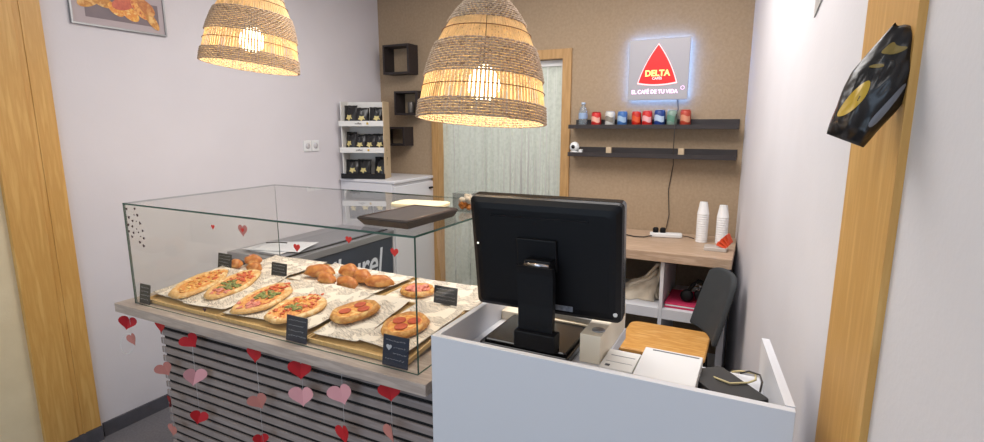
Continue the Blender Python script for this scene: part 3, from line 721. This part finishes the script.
def bun(x, y, r, rz, seed, label, grp, tip=None, lift=0, nm='bread_roll'):
    t = thing(nm, label, 'bun' if nm == 'round_bun' else 'bread roll', (x, y-.02, .9465+lift), R(rz), grp)
    b = MB(); b.ball((0, 0, r[2]*.55), r, 24, 14, .18, seed, .55); b.build('crumb', M['bun'], t)
    if tip: b = MB(); b.ball((tip[0], tip[1], r[2]*1.38), (.02, .012, .004), 12, 6, .5, seed); b.build('filling', M[tip[2]], t)
RB = 'small round buns'
bun(-2.13, 1.585, (.033, .033, .027), 0, 1, 'small round golden bun at the left of the three', RB, nm='round_bun')
bun(-2.10, 1.66, (.042, .034, .034), 20, 2, 'pinkish glazed round bun, rearmost of the three', RB, (0, 0, 'ham'), nm='round_bun')
bun(-2.0, 1.585, (.033, .033, .028), 0, 3, 'small round golden bun at the right of the three', RB, nm='round_bun')
RR = 'long filled bread rolls piled on the rear tray'
bun(-1.675, 1.655, (.07, .036, .036), 25, 4, 'oblong golden roll at the left end of the roll pile', RR, (.02, 0, 'tomato'))
bun(-1.565, 1.72, (.055, .036, .036), -10, 5, 'golden roll with dark filling at the back of the roll pile', RR, (0, 0, 'tomato'))
bun(-1.575, 1.595, (.07, .032, .03), -25, 6, 'pale oblong roll lying in front of the pile', RR)
bun(-1.455, 1.68, (.055, .036, .036), -20, 7, 'golden roll with orange filling right of the sign', RR, (0, 0, 'tomato'))
bun(-1.455, 1.585, (.06, .03, .032), -10, 8, 'golden roll lying foremost at the right of the pile', RR)
bun(-1.355, 1.66, (.065, .032, .032), 20, 9, 'plain oblong roll at the right end of the pile', RR)

# price signs
def price(x, y, z, w, h, label, mt='chalk', rz=0, heart=False, seed=0):
    t = thing('price_sign', label, 'sign', (x, y, z), R(rz), 'small black handwritten price signs')
    rnd = random.Random(seed)
    b = MB(); b.M = Matrix.Rotation(R(-8), 4, 'X'); b.box(-w/2, w/2, 0, .004, 0.0005, h, bev=.0008, seg=1); b.build('board', M[mt], t)
    b = MB(); b.box(-w*.2, w*.2, .001, .026, 0, .002); b.build('foot', M['black_pl'], t)
    b = MB(); b.M = Matrix.Rotation(R(-8), 4, 'X')
    for row in range(4):
        zz = h*(.84-.2*row); xx = -w*.38+(.3*w if heart and row in (1, 2) else 0)
        while xx < w*.36:
            l = rnd.uniform(.004, .011)
            pts = [(xx+l*q/4, -.0006, zz+rnd.uniform(-.0022, .0022)) for q in range(5)]
            b.tube(pts, .0005, 4); xx += l+.003
        if row == 3: pass
    b.build('chalk_writing', M['chalk_mark'], t, weld=False)
    if heart:
        b = MB(); b.M = Matrix.Rotation(R(-8), 4, 'X') @ Matrix.Translation((-w*.25, -.0004, h*.6)) @ Matrix.Rotation(R(90), 4, 'X'); b.prism(heart_pts(.02, 18), -.0002, .0006); b.build('heart_drawing', M['chalk_mark'], t)
price(-2.135, 1.153, .9008, .066, .078, 'black price sign at the bottom left corner of the glass case', seed=1)
price(-2.15, 1.522, .951, .09, .07, 'small black price sign behind the leftmost flatbread', seed=2)
price(-1.80, 1.522, .951, .09, .068, 'small black price sign in front of the bread rolls', seed=3)
price(-1.305, 1.153, .9008, .092, .085, 'navy black price sign in front of the salad flatbreads', 'chalk_navy', seed=4)
price(-.906, 1.153, .9008, .092, .092, 'navy black price sign with a heart drawing, front right corner', 'chalk_navy', 0, True, 5)
price(-.995, 1.575, .9475, .10, .066, 'grey black price sign at the right rear of the case', 'chalk', 0, False, 6)

# on top of the case
t = thing('serving_tray', 'dark brown upturned rectangular tray on top of the glass case', 'tray', (-.955, 1.32, 1.3055))
b = MB()
V = [(-.085, -.115, 0.001), (.075, -.115, .001), (.08, .13, .001), (-.075, .13, .001), (-.095, -.135, .022), (.085, -.135, .022), (.09, .14, .022), (-.085, .14, .022), (-.095, -.135, .026), (.085, -.135, .026), (.09, .14, .026), (-.085, .14, .026)]
b._add(V, [(0, 3, 2, 1), (8, 9, 10, 11)]+[(j*4+i, j*4+(i+1) % 4, (j+1)*4+(i+1) % 4, (j+1)*4+i) for j in range(2) for i in range(4)])
b.build('tray_shell', M['slate'], t)
b = MB(); b.tube([(-.09, -.13, .0265), (.08, -.13, .0265), (.085, .135, .0265), (-.08, .135, .0265)], .003, 6, closed=True); b.build('rim', mat('worn_rim', (96, 82, 74), .4), t)
b = MB(); b.rbox(-.12, .085, -.06, .06, 0, .012, .03, .002)
tag(b.build('cutting_board', M['cream'], None, (-1.09, 1.60, 1.306), (0, 0, R(8))), 'pale cream rounded board lying behind the dark tray on the glass', 'board')
t = thing('sweets_box', 'small clear box of caramel and white sweets on the glass beside the monitor', 'box', (-.90, 1.575, 1.3055))
b = MB(); b.box(-.035, .035, -.035, .035, 0, .065); b.box(-.033, .033, -.033, .033, .002, .064); b.build('clear_box', M['acrylic'], t, weld=False)
b = MB()
for k in range(16): b.ball((random.uniform(-.02, .02), random.uniform(-.02, .02), random.uniform(.012, .028)), .009, 8, 6, .5, k)
b.build('caramel_sweets', M['caramel'], t, weld=False)
b = MB()
for k in range(12): b.ball((random.uniform(-.014, .02), random.uniform(-.02, .02), random.uniform(.034, .05)), .009, 8, 6, .5, k)
b.build('white_sweets', M['nougat'], t, weld=False)

# ------------------------------------------------------------------ pendant lamps
prof = [(.186, 0), (.1845, .02), (.181, .05), (.177, .08), (.171, .115), (.163, .15), (.152, .185), (.14, .215), (.125, .245), (.108, .275), (.088, .305), (.066, .33), (.048, .352)]
def rad(z):
    for (r0, z0), (r1, z1) in zip(prof, prof[1:]):
        if z <= z1: return r0+(r1-r0)*(z-z0)/(z1-z0)
    return prof[-1][0]
def weave(z0, z1, n=100, name='x'):
    b = MB(); z = z0; k = 0; step = .0072
    while z < z1:
        V = []; m = n
        for i in range(m):
            a = 2*math.pi*i/m; w_ = .0034*(1 if (i+k) % 2 else -1)+.0008*noise.noise(Vector((i*.7, k, 0)))
            rr = rad(z)+w_; zz = z+.0014*noise.noise(Vector((i*.3, k*1.3, 2)))
            V.append((rr*math.cos(a), rr*math.sin(a), zz))
        b.tube(V, .0029, 4, closed=True); z += step; k += 1
    return b
def make_lamp(label):
    t = thing('pendant_lamp', label, 'lamp', group='wicker pendant lamps')
    b = MB(); n = 100
    for i in range(n):
        a = 2*math.pi*i/n+random.uniform(-.006, .006); hw = .0034
        P = []
        for z in [0, .03, .06, .09, .12, .15, .18, .21, .24, .27, .30, .325, .35]:
            r = rad(z)-.001; w_ = hw*min(1, r/.15+.25); P.append((r, z, w_))
        V = []
        for r, z, w_ in P:
            c, s_ = math.cos(a), math.sin(a)
            V += [(r*c-s_*w_, r*s_+c*w_, z), (r*c+s_*w_, r*s_-c*w_, z), ((r-.0014)*c, (r-.0014)*s_, z)]
        F = []
        for j in range(len(P)-1):
            for q in range(3): F.append((3*j+q, 3*j+(q+1) % 3, 3*j+3+(q+1) % 3, 3*j+3+q))
        b._add(V, F)
    b.build('straw_ribs', M['straw'], t, weld=False)
    for z0, z1 in ((.0, .046), (.118, .208), (.272, .352)): weave(z0, z1).build('woven_band', M['wicker'], t, weld=False)
    b = MB()
    for z in (.083, .243): b.tube([(rad(z)*math.cos(a)+.002*math.cos(a), rad(z)*math.sin(a)+.002*math.sin(a), z) for a in [2*math.pi*k/60 for k in range(60)]], .0013, 5, closed=True)
    b.build('stitch_line', M['binding'], t, weld=False)
    b = MB()
    for k in range(14):
        a = 2*math.pi*k/14; b.tube([(.047*math.cos(a), .047*math.sin(a), .35), (.03*math.cos(a+.2), .03*math.sin(a+.2), .368), (.02*math.cos(a), .02*math.sin(a), .392)], .0032, 6)
    b.build('top_ties', M['straw'], t, weld=False)
    b = MB(); b.lathe([(.016, .16), (.018, .165), (.018, .21), (.008, .222), (.003, .225)], 20); b.build('socket', M['black_pl'], t)
    b = MB(); b.tube([(0, 0, .22), (0, 0, .9)], .003, 8); b.build('cord', M['black_pl'], t)
    b = MB(); b.lathe([(.001, .058), (.02, .061), (.036, .072), (.046, .088), (.048, .106), (.042, .126), (.028, .146), (.015, .158), (.014, .165)], 28); b.build('bulb', M['bulb'], t)
    l = bpy.data.lights.new('bulb_light', 'POINT'); l.energy = 4.6; l.color = (1, .80, .56); l.shadow_soft_size = .05
    lo = bpy.data.objects.new('bulb_light', l); C.objects.link(lo); lo.parent = t; lo.location = (0, 0, .045)
    return t
def lamp_tilt(pitch, roll, spin):
    rt_ = Vector((math.cos(R(26.9)), math.sin(R(26.9)), 0)); f_ = Vector((-rt_.y, rt_.x, 0))
    return (Matrix.Rotation(R(roll), 3, f_) @ Matrix.Rotation(R(pitch), 3, rt_) @ Matrix.Rotation(R(spin), 3, 'Z')).to_euler()
L1 = make_lamp('large woven straw pendant lamp hanging over the right end of the display case')
L1.location = (-.735, 1.38, 1.612); L1.rotation_euler = lamp_tilt(-4.6, 3.6, 0)
L2 = copy_tree(L1); L2['label'] = 'woven straw pendant lamp hanging higher up, at left before the white wall'
L2.location = (-1.81, 1.475, 1.825); L2.rotation_euler = lamp_tilt(-3, 6.5, 40); L2.scale = (.96, .96, .96)

# ------------------------------------------------------------------ back table with cubbies
TZ = .88
t = thing('side_table', 'pale oak topped white cubby table against the back wall', 'table', (-.64, 3.36, 0))
def Lt(x0, x1, y0, y1, z0, z1): return (x0+.64, x1+.64, y0-3.36, y1-3.36, z0, z1)
b = MB(); b.box(*Lt(-1.20, -.088, 3.05, 3.68, TZ-.055, TZ), bev=.002); b.build('tabletop', M['table_top'], t)
wl = M['white_lam']
for x0, x1 in ((-1.19, -1.155), (-.83, -.81), (-.462, -.442), (-.135, -.10)):
    bx('upright_panel', wl, Lt(x0, x1, 3.08, 3.62, 0, TZ-.056), t)
for x0, x1 in ((-1.154, -.831), (-.809, -.463), (-.441, -.136)):
    bx('shelf', wl, Lt(x0, x1, 3.08, 3.62, .475, .535), t); bx('bottom_shelf', wl, Lt(x0, x1, 3.08, 3.62, .06, .09), t)
# power strip
t = thing('power_strip', 'white power strip with black plugs on the back table', 'power strip', (-.505, 3.50, TZ+.0005), R(12))
b = MB(); b.box(-.10, .10, -.025, .025, 0, .03, bev=.008); b.build('strip_body', M['white_pl'], t)
b = MB()
for x in (-.065, -.02): b.lathe([(.018, 0), (.018, .025), (.012, .032)], 16, (x, 0, .0305))
b.build('plugs', M['black_pl'], t)
b = MB(); b.tube([(-.09, -.03, .012), (-.14, -.06, .006), (-.2, -.05, .005), (-.26, -.0, .005), (-.33, .0, .005)], .004, 6); b.tube([(.1, 0, .014), (.14, .01, .008), (.17, -.02, .005)], .003, 6); b.build('cord', M['cable_k'], t)
# cups
def cups(x, y, n, label):
    t = thing('cup_stack', label, 'cups', (x, y, TZ+.0005), 0, 'upside-down stacks of white cups')
    for k in range(n):
        b = MB(); b.lathe([(.034, 0), (.036, .003), (.034, .006), (.023, .075), (.023, .078), (.001, .078)], 24, (0, 0, 0)); o = b.build('cup', M['cup'], t, (0, 0, k*.0145))
cups(-.285, 3.46, 13, 'tall upside-down stack of white cups, the left one'); cups(-.172, 3.47, 12, 'tall upside-down stack of white cups nearer the right wall')
t = thing('sachet_tub', 'low clear tub with orange sachets at the right end of the back table', 'tub', (-.175, 3.26, TZ+.0005))
b = MB(); b.rbox(-.075, .05, -.045, .045, 0, .022, .012); b.build('tub', mat('milky_plastic', (206, 198, 190), .3, alpha=.8), t)
for k in range(4):
    b = MB(); b.M = Matrix.Translation((.02+k*.012, -.02+.012*k, .035+.012*k)) @ Matrix.Rotation(R(20+15*k), 4, 'Y') @ Matrix.Rotation(R(30), 4, 'X'); b.box(-.028, .028, -.018, .018, -.002, .003, bev=.002); b.build('sachet', M['orange_bag'], t)
# tote bag
t = thing('tote_bag', 'crumpled beige canvas bag in the left cubby of the back table', 'bag', (-.625, 3.27, .5355))
b = MB(); V = []; F = []
n, m = 22, 14
for j in range(m+1):
    v = j/m
    for k in range(n):
        a = 2*math.pi*k/n; f = 1+.55*noise.noise(Vector((math.cos(a)*2, math.sin(a)*2, v*3)))
        w_ = (.135*(1-v)**.45+.02)*(f); V.append((w_*math.cos(a)+.07*v, .6*w_*math.sin(a), .15*v*(1+.25*math.cos(a))+.012*noise.noise(Vector((a*2, v*5, 0)))*min(1, v*4)))
for j in range(m):
    for k in range(n): F.append((j*n+k, j*n+(k+1) % n, (j+1)*n+(k+1) % n, (j+1)*n+k))
F += [list(range(n))[::-1], [m*n+k for k in range(n)]]
b._add(V, F, True); b.build('bag_body', M['cotton'], t)
b = MB(); b.tube([(.03, -.02, .11), (.08, -.05, .17), (.12, -.04, .225), (.14, -.02, .23), (.135, -.01, .17), (.11, -.03, .06), (.13, -.04, .01)], .010, 8); b.tube([(-.03, -.06, .09), (.02, -.09, .12), (.08, -.07, .14), (.12, -.05, .19)], .009, 8); b.build('strap', M['cotton'], t)
# files and headphones
t = thing('document_file', 'bright pink document folder lying in the right cubby', 'folder', (-.30, 3.27, .5355))
b = MB(); b.box(-.135, .12, -.15, .14, 0, .012, bev=.002); b.build('folder_cover', M['pink_file'], t)
bx('papers', M['paper'], (-.13, .115, -.152, .12, .0125, .019), t, .001)
b = MB(); b.box(-.135, .12, -.148, .14, .0195, .03, bev=.002); b.build('folder_flap', M['pink_file'], t)
t = thing('headphones', 'black headphones lying on the pink folder in the right cubby', 'headphones', (-.265, 3.22, .566))
b = MB(); b.M = Matrix.Translation((-.055, -.03, .037)) @ Matrix.Rotation(R(75), 4, 'X'); b.lathe([(.001, -.02), (.028, -.02), (.037, -.01), (.037, .012), (.026, .02), (.001, .018)], 24); b.build('ear_cup', M['black_pl'], t)
b = MB(); b.M = Matrix.Translation((.03, -.02, .048)) @ Matrix.Rotation(R(60), 4, 'Y') @ Matrix.Rotation(R(70), 4, 'X'); b.lathe([(.001, -.02), (.032, -.02), (.045, -.01), (.045, .012), (.03, .02), (.001, .018)], 24); b.build('ear_cup', M['black_pl'], t)
b = MB(); b.tube([(-.055+.0, -.01, .05), (-.03, .03, .09), (.0, .045, .115), (.03, .03, .11), (.04, -.0, .06)], .012, 10); b.build('headband', M['black_pl'], t)
b = MB(); b.tube([(-.015, -.035, .09), (.012, -.045, .082), (.02, -.04, .108), (-.005, -.03, .116)], .0022, 6, closed=True); b.build('metal_buckle', M['chrome'], t)

# chair
t = thing('dining_chair', 'chair with honey wood seat and charcoal backrest behind the desk', 'chair', (-.355, 2.71, 0))
b = MB(); b.rbox(-.225, .20, -.20, .20, .478, .502, .05, .006); b.build('seat', M['seat'], t)
b = MB()
def backfn(u, v):
    y = -.17+.34*u*(1); z = .50+.35*v; x = .205+.085*v+.035*(1-(2*u-1)**2)*1.0
    X_, Y_ = x-.205, y*(1-.10*(v**4))*.98; ca, sa = math.cos(R(25)), math.sin(R(25)); return (.140+ca*X_-sa*Y_, .16+sa*X_+ca*Y_, z-.035*abs(2*u-1)**4*v)
nu, nv = 16, 12; V = [backfn(i/nu, j/nv) for j in range(nv+1) for i in range(nu+1)]; w_ = nu+1; n = len(V)
V += [(x+.028, y, z) for x, y, z in V]
F = [(j*w_+i, j*w_+i+1, (j+1)*w_+i+1, (j+1)*w_+i) for j in range(nv) for i in range(nu)]; F += [tuple(q+n for q in f[::-1]) for f in F]
bd = [i for i in range(w_)]+[j*w_+nu for j in range(1, nv+1)]+[nv*w_+i for i in range(nu-1, -1, -1)]+[j*w_ for j in range(nv-1, 0, -1)]
F += [(bd[(k+1) % len(bd)], bd[k], bd[k]+n, bd[(k+1) % len(bd)]+n) for k in range(len(bd))]
b._add(V, F, True); bk = b.build('backrest', M['chair_back'], t)
bv = bk.modifiers.new('bev', 'BEVEL'); bv.width = .01; bv.segments = 3; bv.limit_method = 'ANGLE'; bv.angle_limit = R(50)
b = MB(); b.tube([(-.19, -.17, .465), (.18, -.17, .465), (.18, .17, .465), (-.19, .17, .465)], .012, 8, closed=True); b.build('seat_frame', M['black_pl'], t)
for sx, sy in ((-1, -1), (-1, 1), (1, -1), (1, 1)):
    b = MB(); b.tube([(-.005+sx*.18, sy*.165, .46), (-.005+sx*.205, sy*.185, .0)], [.012, .009], 10); b.build('leg', M['black_pl'], t)

# ------------------------------------------------------------------ white cash desk
DY = 1.103
t = thing('cash_desk', 'white laminate cash desk in the foreground holding the monitor', 'desk', (-.32, 1.35, 0))
def Ld(x0, x1, y0, y1, z0, z1): return (x0+.32, x1+.32, y0-1.35, y1-1.35, z0, z1)
bx('front_panel', wl, Ld(-.742, .103, DY, DY+.018, 0, 1.05), t, .0012)
bx('side_panel', wl, Ld(-.742, -.724, DY+.0185, 1.60, 0, 1.05), t, .0012)
b = MB(); p = [(.103, DY+.0185), (.085, DY+.0185), (.085-.042, 1.475), (.103-.042, 1.475)]; b.prism([(x+.32, y-1.35) for x, y in p], 0, 1.052); b.build('side_panel', wl, t)
bx('work_surface', wl, Ld(-.7235, -.3345, DY+.0185, 1.60, .932, .965), t)
b = MB(); p = [(-.3345, DY+.0185), (.084, DY+.0185), (.045, 1.455), (-.3345, 1.455)]; b.prism([(x+.32, y-1.35) for x, y in p], .932, .95); b.build('work_surface', wl, t)
ledgem = mat('cream_laminate', (226, 216, 196), .5)
bx('raised_block', ledgem, Ld(-.395, -.338, 1.305, 1.60, .9655, 1.046), t, .002)
bx('raised_ledge', ledgem, Ld(-.7235, -.3955, 1.495, 1.60, .9655, .995), t, .002)
b = MB(); b.lathe([(.001, 0), (.016, 0), (.018, .001), (.018, .003), (.001, .003)], 20, (-.355+.32, 1.345-1.35, 1.0465)); b.build('cable_grommet', M['steel'], t)
t0 = t
# monitor
t = thing('monitor', 'black flat-panel till monitor seen from behind on the white desk', 'monitor', (-.517, 1.35, .9655))
MM = Matrix.Translation((0, 0, 1.235-.9655)) @ Matrix.Rotation(R(1.87), 4, 'Z') @ Matrix.Rotation(R(8.65), 4, 'X')
w_, h_ = .219, .171
def mon(): b = MB(); b.M = MM; return b
b = mon(); b.M = MM @ Matrix.Rotation(R(90), 4, 'X'); b.rbox(-w_, w_, -h_, h_, -.034, -.0005, .014, .004); b.build('bezel', M['black_gloss'], t)
# bulged back shell
b = mon(); rows = [(1.0, 0.0), (.985, -.012), (.90, -.021), (.80, -.024)]
V = []; N = 0
for s_, y in rows:
    ww = w_*s_ if s_ > .99 else w_-(1-s_)*.16; hh = h_-(1-s_)*.16; r_ = .014; ring = []
    for cx, cz, a0 in ((ww-r_, hh-r_, 0), (-ww+r_, hh-r_, 90), (-ww+r_, -hh+r_, 180), (ww-r_, -hh+r_, 270)):
        for k in range(5): a = R(a0+22.5*k); ring.append((cx+r_*math.cos(a), y, cz+r_*math.sin(a)))
    N = len(ring); V += ring
F = [(j*N+k, j*N+(k+1) % N, (j+1)*N+(k+1) % N, (j+1)*N+k) for j in range(len(rows)-1) for k in range(N)]+[[3*N+k for k in range(N)], list(range(N))[::-1]]
b._add(V, F); b.build('back_shell', M['black_pl'], t)
b = mon(); b.box(-.152, .132, -.0255, -.0245, .118, .124); b.build('vent_slot', M['black_gloss'], t)
b = mon(); b.rbox(-.062, .052, -.0, .0, 0, .0, .01) if False else b.box(-.072, .045, -.034, -.0246, -.03, .062, bev=.003); b.build('mount_plate', M['black_pl'], t)
b = mon(); b.M = MM @ Matrix.Rotation(R(90), 4, 'X'); b.box(-w_+.012, w_-.012, -h_+.012, h_-.012, -.0352, -.0345); b.build('screen', mat('dark_screen', (16, 18, 24), .1), t)
b = mon(); b.box(.035, .085, -.0256, -.0247, -.148, -.132); b.build('rating_label', mat('grey_label', (96, 100, 110), .5, var=[(150, 155, 165)], scale=60), t)
b = mon(); b.box(-.200, -.195, -.0235, -.0175, .028, .033); b.build('status_light', mat('white_led', (240, 240, 230), .4, emit=(240, 240, 225), estr=1.2), t)
b = mon(); b.M = MM @ Matrix.Translation((.203, -.0195, -.140)) @ Matrix.Rotation(R(90), 4, 'X'); b.lathe([(.001, .003), (.006, .003), (.006, -.0)], 16); b.build('round_sticker', M['white_pl'], t)
b = mon()
for k in range(5): b.box(-.204, -.201, -.018, -.016, -.01-.018*k, -.004-.018*k)
b.build('side_buttons', M['black_gloss'], t)
# stand
b = MB(); V = []; P = [(-.094, .262, .052), (-.088, .24, .052), (-.08, .15, .051), (-.078, .09, .050), (-.082, .03, .050)]
for y, z, hw in P: V += [(.004-hw, y, z), (.004+hw, y, z), (.004+hw, y+.02, z), (.004-hw, y+.02, z)]
F = [(j*4+i, j*4+(i+1) % 4, j*4+4+(i+1) % 4, j*4+4+i) for j in range(4) for i in range(4)]+[(0, 3, 2, 1), (16, 17, 18, 19)]
b._add(V, F); b.build('stand_neck', M['black_pl'], t)
b = MB(); b.M = Matrix.Translation((.004, -.0725, .262)) @ Matrix.Rotation(R(90), 4, 'Y'); b.lathe([(.001, -.035), (.007, -.035), (.007, .035), (.001, .035)], 16); b.build('hinge', M['chrome'], t)
b = MB(); b.box(-.034, .042, -.072, -.03, .235, .275, bev=.003); b.build('hinge_block', M['black_pl'], t)
b = MB(); b.box(-.052, .068, -.098, -.052, .028, .078, bev=.004); b.build('neck_foot', M['black_pl'], t)
b = MB(); b.rbox(-.165, .105, -.09, .140, .0, .02, .01, .002); b.rbox(-.155, .095, -.08, .132, .0201, .03, .01, .003); b.build('base', M['black_gloss'], t)
# terminal behind base
t = thing('card_terminal', 'grey and white card terminal behind the monitor base, red mark at its end', 'card terminal', (-.475, 1.528, .9955), R(-4))
b = MB(); b.box(-.075, .075, -.024, .024, 0, .018, bev=.004); b.build('body', mat('terminal_grey', (150, 150, 150), .4), t)
bx('display', mat('terminal_display', (92, 96, 98), .2), (-.02, .06, -.017, .012, .0185, .020), t)
bx('red_mark', M['red'], (-.068, -.045, -.015, -.005, .0185, .0195), t)
# white box with a slanting top
t = thing('router_box', 'flat white slant-topped device box on the desk, front of the chair', 'device', (-.165, 1.325, .9507), R(-1))
b = MB(); V = [(-.074, -.078, 0), (.074, -.078, 0), (.074, .078, 0), (-.074, .078, 0), (-.074, -.078, .038), (.074, -.078, .038), (.074, .078, .05), (-.074, .078, .05)]
b._add(V, [(0, 3, 2, 1), (4, 5, 6, 7), (0, 1, 5, 4), (1, 2, 6, 5), (2, 3, 7, 6), (3, 0, 4, 7)]); o = b.build('shell', M['white_pl'], t)
bv = o.modifiers.new('b', 'BEVEL'); bv.width = .003; bv.segments = 2
bx('seam', mat('seam_grey', (150, 152, 156), .5), (-.0745, .0745, -.0785, -.0, .018, .0195), t)
b = MB(); b.box(-.055, .065, .0795-.0, .0805, .03, .034); b.box(-.052, .066, .064, .068, .0485, .0505); b.build('slot', mat('slot_grey', (130, 132, 136), .5), t)
t = thing('carton', 'small white printed carton left of the white device box', 'box', (-.29, 1.335, .9507), R(0))
bx('box', M['white_card'], (-.043, .043, -.06, .06, 0, .028), t, .0015)
b = MB(); b.box(-.035, .03, -.0615, -.0603, .017, .019); b.box(-.03, .035, .02, .024, .0281, .0286); b.box(-.035, .035, -.02, -.018, .0281, .0286); b.build('printed_lines', mat('grey_ink', (146, 148, 152), .6), t)
bx('printed_emblem', mat('dark_ink', (70, 72, 80), .6), (-.03, -.018, -.05, -.038, .0281, .0288), t)
# dark device
b = MB(); b.rbox(-.055, .055, -.09, .09, 0, .022, .01, .002); t = thing('black_device', 'flat black device lying slantwise between the white box and desk end', 'device', (-.032, 1.33, .9507), R(40)); b.build('casing', mat('matte_black_case', (30, 29, 28), .55), t)
bx('seam', M['black_gloss'], (-.05, .05, -.0905, -.09, .009, .011), t)
b = MB(); b.tube([(-.075, 1.39, .96), (-.05, 1.345, .976), (-.02, 1.33, .9765), (.02, 1.355, .9765), (.036, 1.38, .976), (.035, 1.42, .975), (.0, 1.44, .965), (-.02, 1.445, .956)], .0026, 8)
tag(b.build('yellow_cable', M['cable_y']), 'cream cable crossing over the black device', 'cable')
b = MB(); b.tube([(-.082, 1.40, .956), (-.078, 1.35, .958), (-.075, 1.30, .962), (-.06, 1.25, .957), (-.04, 1.22, .956)], .0032, 8)
b.tube([(-.072, 1.42, .956), (-.068, 1.36, .958), (-.064, 1.31, .960), (-.05, 1.26, .957), (-.02, 1.21, .956)], .0032, 8)
tag(b.build('white_cable', M['cable_w'], weld=False), 'pair of greyish white cables beside the white device box', 'cable')
b = MB(); b.tube([(.0, 1.40, .977), (.02, 1.415, .98), (.045, 1.40, .982), (.05, 1.37, .978), (.047, 1.35, .96)], .0024, 8)
tag(b.build('black_cable', M['cable_k']), 'short dark cable looping at the right end of the desk', 'cable')

# ------------------------------------------------------------------ foil bag hanging at the right post
t = thing('foil_coffee_bag', 'large crumpled black foil coffee bag hung on the right wooden post', 'coffee bag', (.122, 1.04, 1.575))
b = pouch(.086, .186, .062, 5, lambda v: .66+.36*math.sin(min(1, v*1.15)*math.pi*.62)-.42*max(0, v-.55)/.45, 30, 34, .16)
o = b.build('foil_pouch', M['foil'], t, (0, 0, 0), (R(-4), R(22), R(-10)))
def patch(pts, name, m_):
    """gold shapes printed on the bulging front: follow the pouch surface"""
    me = o.data; import bisect
    from mathutils.bvhtree import BVHTree
    bv_ = BVHTree.FromPolygons([v.co for v in me.vertices], [p.vertices[:] for p in me.polygons])
    for _ in range(2):
        q_ = []
        for i in range(len(pts)):
            a_, c_ = pts[i], pts[(i+1) % len(pts)]; q_ += [(a_[0]*.75+c_[0]*.25, a_[1]*.75+c_[1]*.25), (a_[0]*.25+c_[0]*.75, a_[1]*.25+c_[1]*.75)]
        pts = q_
    pts = [(p[0]*.86, p[1]) for p in pts]
    V = []; F = []
    cx = sum(p[0] for p in pts)/len(pts); cz = sum(p[1] for p in pts)/len(pts)
    rings = [.01, .35, .7, 1]; n = len(pts)
    for r_ in rings:
        for x, z in pts:
            q = Vector((cx+(x-cx)*r_, -.2, cz+(z-cz)*r_)); h = bv_.ray_cast(q, Vector((0, 1, 0)))
            V.append(h[0]+Vector((0, -.0012, 0)) if h[0] else Vector((q.x, -.01, q.z)))
    F = [(j*n+k, j*n+(k+1) % n, (j+1)*n+(k+1) % n, (j+1)*n+k) for j in range(3) for k in range(n)]
    b = MB(); b._add(V, F, True); b.build(name, m_, o)
patch([(-.034, .028), (-.020, .034), (-.010, .050), (-.005, .072), (-.012, .096), (-.022, .088), (-.030, .07), (-.034, .05)], 'gold_print', M['gold'])
patch([(-.024, .135), (-.006, .138), (.006, .146), (.012, .156), (-.006, .152), (-.014, .158), (-.02, .148)], 'gold_print', mat('dull_gold_print', (128, 108, 50), .4))
patch([(-.030, .112), (-.018, .113), (-.006, .118), (-.008, .123), (-.022, .119)], 'gold_print', mat('dull_gold_print_b', (128, 108, 50), .4))
patch([(.018, .034), (.028, .028), (.036, .06), (.040, .10), (.036, .11), (.028, .075)], 'pale_label', mat('pale_label', (128, 130, 138), .5))
